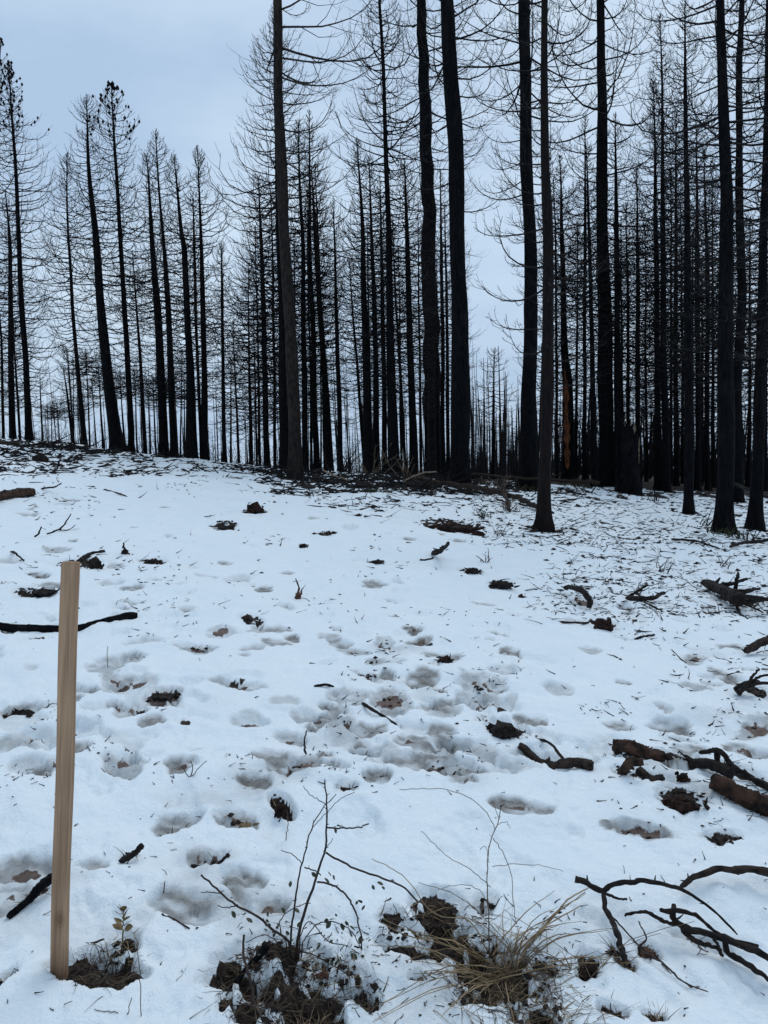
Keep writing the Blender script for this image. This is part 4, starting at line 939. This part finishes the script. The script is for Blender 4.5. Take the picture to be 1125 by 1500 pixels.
chunk('ember_bark', 'black bark bit at the left edge beside the stake', 'bark', 33,1038, 44, 10, 'dark_wood', 60)
chunk('pale_stone', 'tan stone in the wet hollow left of centre', 'stone', 362,1204, 28, 14, 'straw', 61, sharp=.15)

# near branches, lower right
stick('crooked_branch', 'black crooked branch with arched arm in the lower right foreground', 'branch', [(842,1286,.06),(862,1296,.06),(884,1304,.05),(900,1292,.09),(935,1287,.12),(975,1292,.11),(1010,1306,.08),(1045,1330,.05),(1080,1365,.02)], 9, 3, 'dark_wood', 8,
      forks=[([(884,1304,.05),(888,1330,.03),(900,1360,.02),(914,1404,.02)],7,9),([(884,1304,.05),(905,1314,.03),(918,1318,.02)],5,3),([(884,1325,.03),(910,1345,.02),(942,1380,.01)],3,2)], seed=70, sink=0, n=40)
stick('grey_branch', 'grey barked branch entering from the right edge above the black forks', 'branch', [(1000,1302,.03),(1035,1290,.03),(1080,1290,.03),(1160,1292,.03)], 7, 14, 'dead_wood', 8, seed=71, sink=.1)
stick('forked_limb', 'thick black forked limb running out at the lower right edge', 'branch', [(984,1322,.10),(988,1345,.05),(1010,1362,.05),(1050,1380,.05),(1095,1400,.05),(1170,1436,.05)], 9, 11.5, 'dark_wood', 9,
      forks=[([(990,1350,.05),(970,1342,.05),(945,1332,.05),(915,1330,.05)],7,4),([(960,1325,.08),(1010,1334,.09),(1060,1352,.06),(1110,1378,.02)],7,4),([(1000,1360,.04),(1025,1385,.03),(1055,1402,.02),(1056,1408,.01)],9,5),([(1045,1380,.05),(1052,1395,.04),(1058,1408,.01)],5,4),
             ([(1060,1400,.01),(1090,1420,.01),(1130,1440,.01)],9,6)], seed=72, sink=.05, n=30)
stick('fine_twig', 'fine forked twig on the snow below the black forked limb', 'stick', [(938,1385,.02),(965,1400,.02),(1000,1430,.01),(1038,1452,.01)], 3.4, 1.6, 'stem', 5, forks=[([(955,1395),(970,1408),(983,1420)],2.6,1.4),([(1010,1438),(1025,1442),(1035,1446)],1.8,1),([(935,1375,.02),(946,1362,.05),(935,1340,.09)],3,2)], seed=73)
chunk('leaf_clump', 'brown leafy clump stuck to snow right of the dry grass', 'leaves', 948,1392, 28, 22, 'brown_leaf', 74, sharp=.6)
chunk('soil_clod', 'dark brown clod in the hollow right of the dry grass', 'clod', 864,1420, 34, 34, 'soil', 75, sharp=.4)

# debris pole line in front of the middle and right stand
stick('fallen_pole', 'long thin fallen pole in front of the twin trunks', 'log', [(610,704,.10),(650,711,.12),(700,720,.10),(745,730,.08),(790,748,.03)], 7, 8, 'dead_wood', 8, forks=[([(735,727,.08),(742,735,.1),(747,752,.02)],6,3)], seed=80, sink=0)
stick('leaning_pole', 'pale slanted pole in the brush by the grey tree', 'branch', [(472,690,.25),(490,698,.12),(512,706,.02)], 2.4, 3, 'pale_wood', 6, seed=81, sink=0)
stick('arched_pole', 'pale arched branch in the brush before the twin trunks', 'branch', [(585,712,.02),(600,702,.15),(620,694,.25),(640,692,.22)], 2.6, 2.2, 'pale_wood', 6, seed=82, sink=0)
stick('fallen_pole', 'low pole lying between the twin trunks and the scarred trunk', 'log', [(690,697,.2),(750,702,.2),(830,707,.15),(880,709,.05)], 4.5, 5, 'dead_wood', 6, seed=83, sink=0)
stick('fallen_branch', 'thin branch lying by the foot of the red-barked trunk', 'branch', [(812,752,.05),(790,745,.03),(760,738,.05)], 4, 3, 'dead_wood', 6, seed=84)
stick('fallen_branch', 'thin dead branch lying in front of the near right trunks', 'branch', [(985,792,.06),(1020,797,.05),(1055,806,.02)], 4, 2.5, 'dark_wood', 6, seed=85)
stick('fallen_branch', 'dark branch crossing the right edge below the leaning trunk', 'branch', [(1070,800,.03),(1095,794,.07),(1140,792,.1)], 4, 6, 'dark_wood', 6, seed=86)
stick('bare_branch', 'bare grey branch hung over between the near right trunks', 'branch', [(1056,702,.75),(1080,712,.66),(1110,726,.5),(1150,738,.3),(1180,760,.0)], 4, 7, 'grey_twig', 6, seed=87, sink=0)

# ------------------------------------------------------------------ dead brush standing before the trunks
def brush(label, px, py, n, hpx, spread, mat='char_twig', seed=0, name='dead_shrub', group='dead shrubs at the forest edge', th=.004, cat='shrub', twig=3, lean=.0):
    g = np.random.default_rng(5000 + seed); P = gpt(px, py); s = depth_of(P) / F0; th = max(th, .75 * s)
    a = g.uniform(0, 6.28, n); L = hpx * s * g.uniform(.5, 1.15, n)
    O = np.tile(P - [0, 0, .03], (n, 1)) + np.stack([g.normal(0, spread * s * .3, n), g.normal(0, spread * s * .3, n), np.zeros(n)], -1)
    P1, R1, E1, A1 = grow(g, O, a, L, g.uniform(.55, 1.4, n), g.uniform(.2, 1.5, n), np.ones(n), th * g.uniform(.8, 1.6, n), 6, .18)
    root = empty(name, P)
    P2, R2, _, _, _ = sprout(g, P1, R1, E1, A1, L, twig, .3, .4, th * .5, 3, .2)
    for i in range(n):
        mb = MB(); mb.tube(P1[i], R1[i], 4); mb.tube(P2[i * twig:(i + 1) * twig], R2[i * twig:(i + 1) * twig], 3)
        link('stem', mb.mesh('stem', mat, P), root)
    return tag(root, label, cat, group)
for i, (x, y, n, h, sp, l, m) in enumerate([
    (452,690,9,46,10,'bare dead shrub by the foot of the grey-barked tree','char_twig'),(505,694,9,60,14,'tall arching dead shrub by the bright gap left of the cluster','char_twig'),
    (548,700,12,58,20,'dead shrub with pale stems before the tight cluster','weed'),(595,702,12,52,20,'brushy dead shrub before the trunk left of the twins','weed'),
    (648,708,9,36,16,'low dead shrub between the feet of the twin trunks','char_twig'),(742,748,10,26,8,'tuft of red-brown twigs at the end of the fallen pole','brown_leaf'),
    (705,760,8,28,18,'low sprawling twigs below the long fallen pole','char_twig'),(735,785,9,22,16,'small twig tuft at the right end of the bark mound','char_twig'),
    (712,822,6,22,7,'small upright brown twig tuft in the right middle snow','dead_wood'),(1100,712,9,50,20,'bare shrub beside the leaning trunk at the right edge','char_twig'),
    (1090,790,9,38,24,'dead twiggy shrub at the right edge before the leaning trunk','char_twig'),(972,838,8,26,16,'knotty dark twig tuft on the speckled snow at right','char_twig'),
    (1060,830,9,30,24,'loose dark twigs at right above the root heap','char_twig'),(930,872,7,22,12,'fine pale twig tuft behind the V-shaped branch','dead_wood'),
    (1040,900,7,22,14,'fine twig tuft left of the root heap foot','char_twig'),(730,720,8,40,14,'pale dead shrub in the gap right of the twin trunks','weed'),
    (855,722,8,26,16,'low twigs beneath the orange-scarred trunk','char_twig'),(960,735,8,24,18,'low twigs right of the broken stump','char_twig'),(1035,770,8,26,18,'low twigs left of the thickest right trunk','char_twig')]):
    brush(l, x, y, n, h, sp, m, seed=i)
for i, (x, y, l) in enumerate([(770,716,'mossy grass tuft at the foot of the gap trunk'),(838,712,'mossy grass tuft at the foot of the orange-scarred trunk'),(700,722,'dull green grass tuft right of the twin trunks'),(1060,786,'short green grass at the foot of the thickest right trunk'),(545,722,'low green sprig below the brush in the middle')]):
    brush(l, x, y, 40, 15, 34, 'moss_grass', seed=40 + i, name='grass_tuft', group='green grass tufts at tree feet', th=.001, cat='grass', twig=1)

# ------------------------------------------------------------------ wooden stake
def add_stake():
    D = hit1(86, 1436)[1]
    a = at_depth(86, 1436, D); b = at_depth(103.5, 823, D)
    s = depth_of(a) / F0; w = .0405; th = .019
    ax = b - a; L = np.linalg.norm(ax); ax /= L
    zt = L; zb = -.20
    import bmesh
    bm = bmesh.new()
    ns = 24
    hw, ht = w / 2, th / 2
    rings = []
    for i in range(ns + 1):
        z = zb + (zt - zb) * i / ns
        bx = .0012 * math.sin(i * .55); by = .001 * math.sin(i * .4 + 1)
        rings.append([bm.verts.new((x * hw + bx, y * ht + by, z)) for x, y in ((-1, -1), (1, -1), (1, 1), (-1, 1))])
    for i in range(ns):
        for j in range(4):
            bm.faces.new((rings[i][j], rings[i][(j + 1) % 4], rings[i + 1][(j + 1) % 4], rings[i + 1][j]))
    bm.faces.new(rings[-1]); bm.faces.new(rings[0][::-1])
    ed = [e for e in bm.edges if abs(e.verts[0].co.z - e.verts[1].co.z) > 1e-4 and e.calc_length() > .03 or (e.verts[0] in rings[-1] and e.verts[1] in rings[-1])]
    bmesh.ops.bevel(bm, geom=ed, offset=.0016, segments=2, affect='EDGES')
    me = bpy.data.meshes.new('wooden_stake'); bm.to_mesh(me); bm.free(); me.materials.append(M['stake_wood'])
    o = link('wooden_stake', me, None, a)
    zv = Vector(ax); xv = (Vector((1, 0, 0)) - zv * zv.x).normalized(); yv = zv.cross(xv)
    R = Matrix((xv, yv, zv)).transposed() @ Matrix.Rotation(rad(14), 3, 'Z')
    o.rotation_euler = R.to_euler()
    tag(o, 'upright squared tan wooden stake standing in the snow', 'stake')
add_stake()

# ------------------------------------------------------------------ foreground plants
LEAFM = {}
def leaf_mesh(mat):
    if mat not in LEAFM:
        prof = [(0, .0), (.15, .16), (.4, .30), (.65, .28), (.85, .16), (1, 0)]
        V = []; 
        for t, w in prof: V += [(-w, t, .10 * w - .12 * t * t), (0, t, -.06 * w - .12 * t * t), (w, t, .10 * w - .12 * t * t)]
        Q = []
        for i in range(len(prof) - 1):
            for j in range(2): a = i * 3 + j; Q.append((a, a + 1, a + 4, a + 3))
        LEAFM[mat] = mesh_from('leaf', V, Q, None, mat)
    return LEAFM[mat]
def add_leaf(root, P, base, size, dirv, g, mat='leaf', label=None):
    o = link('leaf', leaf_mesh(mat), root, P - base)
    d = Vector(dirv).normalized()
    q = d.to_track_quat('Y', 'Z'); o.rotation_mode = 'QUATERNION'
    from mathutils import Quaternion
    o.rotation_quaternion = q @ Quaternion((0, 1, 0), g.uniform(-.9, .9)); o.scale = (size, size, size)
    if label: o['label'] = label
    return o
def plant(label, cat, name, base_px, stems, mat='stem', leaves=(), seed=0, group=None, leaf_mat='leaf'):
    """stems: (list of (px, py, dy m), w0 px, w1 px) standing near the base's distance"""
    g = np.random.default_rng(7000 + seed); P = gpt(*base_px); D = P[1]; s = depth_of(P) / F0
    root = empty(name, P)
    for pts, w0, w1 in stems:
        W_ = np.array([at_depth(x, y, D + dy) for x, y, dy in pts])
        n = max(8, len(pts) * 4); c = resample(W_, n) + g.normal(0, .0011, (n, 3))
        gz = surface(c[:, 0], c[:, 1])[0]
        if pts[0][1] > base_px[1] - 40: c[0, 2] = min(c[0, 2], gz[0] - .015)
        c[1:, 2] = np.maximum(c[1:, 2], gz[1:] + .002)
        r = np.linspace(w0 * .72, w1 * .85, n) * .5 * s
        mb = MB(); mb.tube(c - P, r, 6)
        # small side spurs
        L = np.linalg.norm(c[-1] - c[0])
        if w0 > 2:
            for j in range(int(L / .035)):
                i = g.integers(2, n - 1); dv = g.normal(0, 1, 3); dv[2] = abs(dv[2]); dv /= np.linalg.norm(dv)
                mb.tube(np.array([c[i] - P, c[i] - P + dv * g.uniform(.004, .012)]), np.array([r[i] * .7, r[i] * .3]), 4)
        link('stem', mb.mesh('stem', mat), root)
    for x, y, dy, sz, ax, ay in leaves:
        Q = at_depth(x, y, D + dy)
        add_leaf(root, Q, P, sz * s, (ax, g.uniform(-.5, .3), ay), g, leaf_mat)
    return tag(root, label, cat, group)
g0 = np.random.default_rng(4)
lv = []
for (x, y) in [(480,1276),(487,1282),(456,1278),(475,1286),(492,1346),(500,1352),(508,1356),(514,1366),(520,1362),(478,1345),(485,1350),(498,1362),(512,1380),(520,1388),(528,1400),(515,1396),(505,1384),(530,1370),(470,1382),(484,1392),(495,1406),(525,1318),(535,1326),(545,1296),(552,1292),(560,1298),(455,1340),(440,1350),(430,1330),(425,1300),(412,1330),(406,1352),(398,1365),(388,1360),(370,1352),(355,1350),(350,1358),(345,1345),(490,1212),(500,1210)]:
    lv.append((x, y, g0.uniform(-.08, .06), g0.uniform(7, 13), g0.uniform(-.6, .6), g0.uniform(-1, .4)))
for i in range(46):
    x = g0.uniform(345, 540); lv.append((x, 1400 - abs(x - 440) * .25 + g0.uniform(-60, 30), g0.uniform(-.1, .08), g0.uniform(4, 8), g0.uniform(-.8, .8), g0.uniform(-.7, .8)))
plant('bare-stemmed shrub with small dull leaves in the bottom middle foreground', 'shrub', 'leafy_shrub', (432, 1388), [
    ([(432,1388,0),(445,1340,.02),(462,1290,.02),(476,1240,.02),(479,1190,.02),(476,1143,.02)], 6.5, 2.2),
    ([(425,1380,0),(432,1320,.0),(442,1265,-.01),(456,1215,-.02),(468,1190,-.03),(492,1165,-.03)], 4.5, 1.4),
    ([(480,1212,.02),(500,1213,.0),(525,1212,-.02),(541,1208,-.03)], 3.4, 2.2),
    ([(478,1250,.02),(500,1262,.0),(530,1276,-.01),(560,1286,-.02),(590,1300,-.02),(612,1322,.0)], 4, 3),
    ([(466,1292,.02),(490,1298,.0),(508,1312,-.02),(518,1330,-.02),(522,1338,-.02)], 3.8, 3),
    ([(522,1338,-.02),(528,1370,0),(530,1400,.02),(520,1435,.02)], 3.2, 2.4),
    ([(428,1382,0),(400,1362,-.02),(370,1338,-.03),(340,1322,-.03),(315,1300,-.03),(294,1281,-.02)], 5, 3),
    ([(348,1326,-.03),(332,1330,-.03),(318,1326,-.04)], 2.4, 1.4),([(322,1308,-.03),(306,1307,-.03),(294,1307,-.02)], 2.2, 1.2),
    ([(440,1385,0),(470,1352,-.03),(495,1352,-.05),(520,1372,-.06),(530,1392,-.06)], 2.6, 1.4),
    ([(436,1385,0),(455,1350,-.04),(480,1378,-.08),(512,1386,-.1)], 2.4, 1.4),
    ([(420,1385,0),(410,1350,-.03),(430,1330,-.05),(455,1322,-.05)], 2.4, 1.4),
    ([(415,1390,0),(385,1370,-.05),(360,1382,-.07)], 2.4, 1.2),
    ([(444,1266,0),(425,1250,0),(412,1246,0)], 2, 1.2),([(446,1270,-.01),(462,1276,0),(470,1282,0)], 2.6, 2),
    ([(478,1178,.02),(450,1160,.03),(445,1152,.03)], 1.8, 1),([(455,1215,0),(470,1200,0),(500,1170,0),(520,1160,0)], 1.6, 1),([(480,1240,.02),(475,1246,.02),(488,1228,0)], 1.8, 1),
    ([(430,1400,0),(450,1395,-.05),(480,1410,-.1),(522,1436,-.1)], 2.6, 1.6),([(380,1500,-.25),(372,1470,-.22),(365,1430,-.18),(356,1390,-.14),(358,1368,-.12)], 7, 3.5)], leaves=lv, seed=1)

def blades(root, base, g, n, P, spread, hmin, hmax, mat, th=.0009, e_lo=.0, e_hi=.26, name='blades', az=None):
    a = g.uniform(0, 6.28, n) if az is None else az + g.normal(0, .6, n)
    O = np.tile(P, (n, 1)) + np.stack([g.normal(0, spread, n), g.normal(0, spread, n), np.zeros(n)], -1)
    O[:, 2] = surface(O[:, 0], O[:, 1])[0] - .01
    L = g.uniform(hmin, hmax, n)
    P1, R1, _, _ = grow(g, O, a, L, g.uniform(e_lo, e_hi, n), g.uniform(-.6, .5, n), np.ones(n), th * g.uniform(.7, 1.6, n), 6, .10)
    gz = surface(P1[..., 0].ravel(), P1[..., 1].ravel())[0].reshape(P1.shape[:2])
    P1[..., 2] = np.maximum(P1[..., 2], gz + .001 + (P1[..., 2] - P1[:, :1, 2]).clip(0, .002))
    mb = MB(); mb.tube(P1, R1, 3)
    o = link(name, mb.mesh(name, mat, base), root); o['kind'] = 'stuff'
    return o
def grass_clump(label, px, py, n, spread, hmin, hmax, seed, mats=('straw', 'weed'), stalks=(), name='dry_grass_clump', cat='grass'):
    g = np.random.default_rng(8000 + seed); P = gpt(px, py); root = empty(name, P); D = P[1]; s = depth_of(P) / F0
    for m in mats: blades(root, P, g, n, P, spread, hmin, hmax, m)
    for pts, w0, w1 in stalks:
        W_ = np.array([gpt(x, y, lf) for x, y, lf in pts]); nn = max(10, len(pts) * 5); c = resample(W_, nn) + g.normal(0, .0008, (nn, 3))
        gz = surface(c[:, 0], c[:, 1])[0]; c[:, 2] = np.maximum(c[:, 2], gz + .001)
        mb = MB(); mb.tube(c - P, np.linspace(w0, w1, nn) * .5 * s, 5)
        link('stalk', mb.mesh('stalk', mats[0]), root)
    return tag(root, label, cat)
st = []
gs = np.random.default_rng(9)
for i in range(44):
    x0 = 735 + gs.uniform(-28, 28); y0 = 1408 + gs.uniform(-18, 24)
    x1 = gs.choice([gs.uniform(800, 960), gs.uniform(540, 720), gs.uniform(640, 860)]); y1 = y0 - gs.uniform(-80, 70)
    if x1 > 800: y1 = y0 - gs.uniform(10, 110)
    st.append(([(x0, y0, .005), ((x0 + x1) / 2, (y0 + y1) / 2 - gs.uniform(0, 10), gs.uniform(.01, .045)), (x1, y1, gs.uniform(.003, .04))], gs.uniform(1.4, 2.6), .8))
st += [([(760,1395,.01),(800,1360,.05),(830,1325,.08),(862,1290,.10)], 3.2, 2), ([(755,1398,.01),(805,1352,.05),(858,1300,.09)], 3, 1.6), ([(720,1395,.01),(660,1368,.04),(600,1358,.04),(560,1352,.01)], 2.6, 1.4), ([(715,1392,.01),(690,1350,.05),(640,1320,.06),(590,1285,.05),(545,1260,.03)], 2.2, 1.2),
       ([(740,1410,.01),(790,1372,.06),(850,1330,.08)], 2.8, 1.6), ([(745,1405,.01),(700,1372,.05),(640,1352,.04),(560,1340,.02)], 2.4, 1.2), ([(730,1420,.01),(690,1450,.03),(650,1490,.02)], 2.2, 1.2), ([(740,1425,.01),(745,1460,.03),(755,1510,.02)], 2.4, 1.4)]
grass_clump('large flattened clump of straw-coloured dry grass at the bottom', 738, 1412, 70, .06, .06, .2, 1, stalks=st)
grass_clump('grey-brown matted dead grass under the leafy shrub', 440, 1440, 150, .09, .02, .10, 2, ('weed', 'stem'))
grass_clump('dark dead grass filling the melted hole beside the stake', 145, 1420, 130, .035, .02, .085, 3, ('stem', 'weed'))
grass_clump('dead grass on bare soil at the bottom edge', 700, 1345, 26, .03, .03, .10, 4, ('weed',))
grass_clump('matted dead grass at the bottom edge right of the shrub', 765, 1490, 120, .09, .05, .2, 5)
grass_clump('matted dead grass at the bottom edge under the shrub', 400, 1495, 100, .07, .02, .10, 6, ('weed', 'stem'))
# thin weeds
wv = []
gw = np.random.default_rng(12)
for i in range(26):
    x0, y0 = 800 + gw.uniform(-60, 70), 1420 + gw.uniform(-40, 60)
    x1, y1 = x0 + gw.uniform(-150, 190), y0 + gw.uniform(-120, 60)
    wv.append(([(x0, y0, 0), ((x0 + x1) / 2, (y0 + y1) / 2 - gw.uniform(0, 30), gw.uniform(-.05, .05)), (x1, y1, gw.uniform(-.1, .1))], gw.uniform(1.3, 2.2), .8))
plant('tangle of fine grey weed stems right of the dry grass', 'weed', 'weed_tangle', (800, 1420), wv, 'weed', seed=2)
plant('tall thin pale weed with wispy head above the dry grass', 'weed', 'tall_weed', (716, 1392), [
    ([(717,1392,0),(716,1340,0),(713,1280,0),(720,1230,0),(731,1200,0),(734,1180,0)], 2.6, 1.4),
    ([(722,1228,0),(735,1245,.02),(748,1280,.03),(752,1320,.03),(755,1350,.03)], 1.6, 1),([(726,1216,0),(712,1190,0),(690,1170,.02),(660,1158,.04),(620,1155,.05),(585,1157,.05)], 1.5, 1),
    ([(720,1300,0),(690,1275,0),(650,1250,.03),(630,1230,.04),(618,1216,.05)], 1.5, .9),([(716,1330,0),(700,1302,0),(660,1298,.02),(640,1304,.02)], 1.4, .8),([(728,1208,0),(742,1204,0),(747,1213,0)], 1.2, .8),
    ([(720,1270,0),(750,1266,.02),(790,1268,.02),(825,1276,.02)], 1.4, .8),([(716,1265,0),(710,1240,0),(702,1246,0)], 1.2, .8),([(731,1200,0),(724,1180,0),(720,1172,0)], 1.2, .7)], 'weed', seed=3)
plant('thin dry stems poking through snow left of centre', 'weed', 'thin_weed', (278, 1141), [([(278,1141,0),(282,1126,0),(280,1115,0)],2.4,1.4),([(280,1141,0),(292,1124,0),(303,1114,0)],2,1.2),([(278,1141,0),(270,1128,0),(266,1122,0)],2,1.2)], 'stem', seed=4)
plant('single thin dry stem standing beside the soil hole', 'weed', 'thin_weed', (207, 1490), [([(207,1490,0),(205,1440,0),(202,1388,0)],2,1.4)], 'weed', seed=5)
plant('short thin stems at the bottom left edge', 'weed', 'thin_weed', (188, 1495), [([(187,1497,0),(190,1475,0),(192,1461,0)],2,1.4),([(175,1510,0),(160,1490,0),(138,1479,0)],1.8,1.2)], 'weed', seed=6)
plant('pair of hair-thin stems in snow right of the stake', 'weed', 'thin_weed', (158, 976), [([(158,976,0),(157,960,0),(158,946,0)],1.6,1)], 'weed', seed=7)
plant('thin bare twig curving over snow left of the shrub', 'weed', 'thin_weed', (418, 1228), [([(418,1228,0),(422,1205,0),(420,1186,0)],1.8,1.1)], 'weed', seed=8)
# seedling
sl_ = [(180 + dx, 1366 - dy, 0, 17, ax, ay) for dx, dy, ax, ay in [(-1,8,-.8,.9),(2,9,.8,.9),(-1,15,-.7,1),(2,17,.7,1),(-1,23,-.5,1),(2,25,.5,1),(0,29,-.15,1),(1,31,.2,1),(-1,4,-1,.6),(2,5,1,.6),(0,27,-.4,1.2),(1,20,.35,1.2)]]
plant('small yellow-green seedling beside the stake', 'seedling', 'seedling', (179, 1368), [([(179,1370,0),(180,1355,0),(181,1334,0)],3.4,2)], 'seedling', leaves=sl_, seed=9, leaf_mat='seedling')
# dead leaves
def dead_leaf(label, px, py, w, h, seed):
    o = chunk('dead_leaf', label, 'leaf', px, py, w, h, 'brown_leaf', seed, sharp=.22, group=None); return o
dead_leaf('reddish brown curled bark leaf under the shrub', 358, 1432, 48, 22, 90)
dead_leaf('small reddish dead leaf right of the shrub base', 472, 1418, 30, 12, 91)
stick('charred_stick', 'short charred stick slanting beside the reddish bark leaf', 'stick', [(300,1436),(330,1418,.01),(352,1398,.02),(395,1378,.03)], 6, 10, 'char_bark', 7, seed=92)

# ------------------------------------------------------------------ loose litter: needles, chips and twigs nobody could count
def litter():
    g = np.random.default_rng(61)
    zones = [(-60,420,648,700,1300,3,20,2.2),(-60,300,650,674,340,8,26,3.2),(380,790,686,724,1500,3,26,2.2),(430,780,690,722,420,12,50,2.8),(480,830,705,745,420,4,22,2.2),(690,1180,716,800,1900,2,14,1.2),(800,1180,770,905,1500,2,17,1.4),(-40,1165,705,905,760,2,11,1.7),(-40,1165,860,1150,420,2,9,1.8),(-40,1165,1100,1500,170,2,8,1.8),(900,1180,820,1220,420,3,16,2.2),(480,760,900,1080,120,2,9,2),(330,560,1350,1500,120,3,14,2),(570,860,1320,1500,150,3,14,2)]
    mb = MB(); mc = MB(); mn = MB(); ms = MB()
    for (x0, x1, y0, y1, n, a, b, w) in zones:
        px = g.uniform(x0, x1, n); py = y0 + (y1 - y0) * g.random(n)
        if y1 < 730 or n in (760, 420, 1500):
            nc = max(6, n // 18); cx = g.uniform(x0, x1, nc); cy = y0 + (y1 - y0) * g.random(nc); ci = g.integers(0, nc, n); cl_ = g.random(n) < .72
            fz = 1 if y1 < 730 else 2.2
            px = np.where(cl_, cx[ci] + g.normal(0, 13 * fz, n), px); py = np.where(cl_, cy[ci] + g.normal(0, 2.2 * fz ** 2, n), py)
        P = hit(px, py); s = ((P - C0) @ FWD) / F0
        P[:, 2] = surface(P[:, 0], P[:, 1])[0]
        L = g.uniform(a, b, n) * s * g.uniform(.5, 1.3, n); r = w * s * .5 * g.uniform(.5, 1.4, n)
        isw = g.random(n) < .72
        e = np.abs(g.normal(0, .22, n))
        P1, R1, _, _ = grow(g, P + [0, 0, .002], g.uniform(0, 6.28, n), L * 1.6, e, e + g.normal(0, .4, n), np.ones(n), r, 3, .25)
        gz = surface(P1[..., 0].ravel(), P1[..., 1].ravel())[0].reshape(P1.shape[:2])
        P1[..., 2] = np.maximum(P1[..., 2], gz + R1 * .4)
        mb.tube(P1[isw], np.maximum(R1[isw], .0011), 3)
        ob = np.array([[1,0,0],[-1,0,0],[0,1,0],[0,-1,0],[0,0,1],[0,0,-1]]); ot = np.array([[0,2,4],[2,1,4],[1,3,4],[3,0,4],[2,0,5],[1,2,5],[3,1,5],[0,3,5]])
        for i in np.nonzero(~isw)[0]:
            q = ob * (np.array([.34, .30, .13]) * L[i]) * g.uniform(.5, 1.3, (6, 3)); t = g.uniform(0, 6.28); c, si = math.cos(t), math.sin(t)
            q = np.stack([q[:, 0] * c - q[:, 1] * si, q[:, 0] * si + q[:, 1] * c, q[:, 2]], -1)
            mc.raw(P[i] + q + [0, 0, .04 * L[i]], None, ot)
    for (cx, cy, rr) in MELT:                                      # fallen char round the trunks
        n = 46; u = rr * (.35 + 1.3 * g.random(n)); t = g.uniform(0, 6.28, n); X = cx + u * np.cos(t); Y = cy + u * np.sin(t); Z = surface(X, Y)[0]
        for i in range(n):
            q = ob * g.uniform(.012, .06) * g.uniform(.4, 1.3, (6, 3)) * [1.6, .8, .5]; w = g.uniform(0, 6.28)
            q = np.stack([q[:, 0] * math.cos(w) - q[:, 1] * math.sin(w), q[:, 0] * math.sin(w) + q[:, 1] * math.cos(w), q[:, 2]], -1)
            mc.raw(np.array([X[i], Y[i], Z[i] + .005]) + q, None, ot)
    # crumbs of soil, bark and needles on the bare patches
    for (cx, cy, a, b, rot, dep, so, sl) in pl:
        if so < .3 or cy > 12: continue
        n = int(min(160, 20 + 2600 * a * b * so)) if sl < .39 else 8
        u = np.sqrt(g.random(n)) * so * .95; t = g.uniform(0, 6.28, n); c, si = math.cos(rot), math.sin(rot)
        ex, ey = u * np.cos(t) * a, u * np.sin(t) * b
        X = cx + ex * c - ey * si; Y = cy + ex * si + ey * c; Z = surface(X, Y)[0]
        for i in range(n):
            q = ob * (g.uniform(.003, .011) * (1 + cy * .12)) * g.uniform(.4, 1.3, (6, 3)) * [1.5, 1, .7]; w = g.uniform(0, 6.28)
            q = np.stack([q[:, 0] * math.cos(w) - q[:, 1] * math.sin(w), q[:, 0] * math.sin(w) + q[:, 1] * math.cos(w), q[:, 2]], -1)
            mc.raw(np.array([X[i], Y[i], Z[i] + .001]) + q, None, ot)
        m = n // 2; e = np.abs(g.normal(0, .3, m))
        if cy < 2.7 and sl < .39:
            m = n * 2; e = np.abs(g.normal(0, .35, m)); u = np.sqrt(g.random(m)) * so * 1.05; t = g.uniform(0, 6.28, m); ex, ey = u * np.cos(t) * a, u * np.sin(t) * b
            X = cx + ex * c - ey * si; Y = cy + ex * si + ey * c; Z = surface(X, Y)[0]
        P1, R1, _, _ = grow(g, np.stack([X[:m], Y[:m], Z[:m] + .002], -1), g.uniform(0, 6.28, m), g.uniform(.02, .07, m), e, e - .3, np.ones(m), g.uniform(.0007, .0016, m) * (1 + cy * .15), 3, .2)
        P1[..., 2] = np.maximum(P1[..., 2], Z[:m, None] + .001); (mn if g.random() < .65 else ms).tube(P1[: m // 2], R1[: m // 2], 3); mn.tube(P1[m // 2:], R1[m // 2:], 3)
    tag(link('straw_litter', ms.mesh('straw_litter', 'straw')), 'countless pale straw bits on the bare soil patches', 'straw', None, 'stuff')
    tag(link('needle_litter', mn.mesh('needle_litter', 'weed')), 'countless brown needles and stalks on the bare soil patches', 'needles', None, 'stuff')
    tag(link('twig_litter', mb.mesh('twig_litter', 'char_twig')), 'countless small charred twigs strewn over the snow', 'twigs', None, 'stuff')
    tag(link('bark_litter', mc.mesh('bark_litter', 'dark_wood', smooth=False)), 'countless small dark bark chips strewn over the snow', 'bark', None, 'stuff')
litter()
print('tris', sum(len(m.polygons) * 2 for m in bpy.data.meshes), 'objects', len(bpy.data.objects))
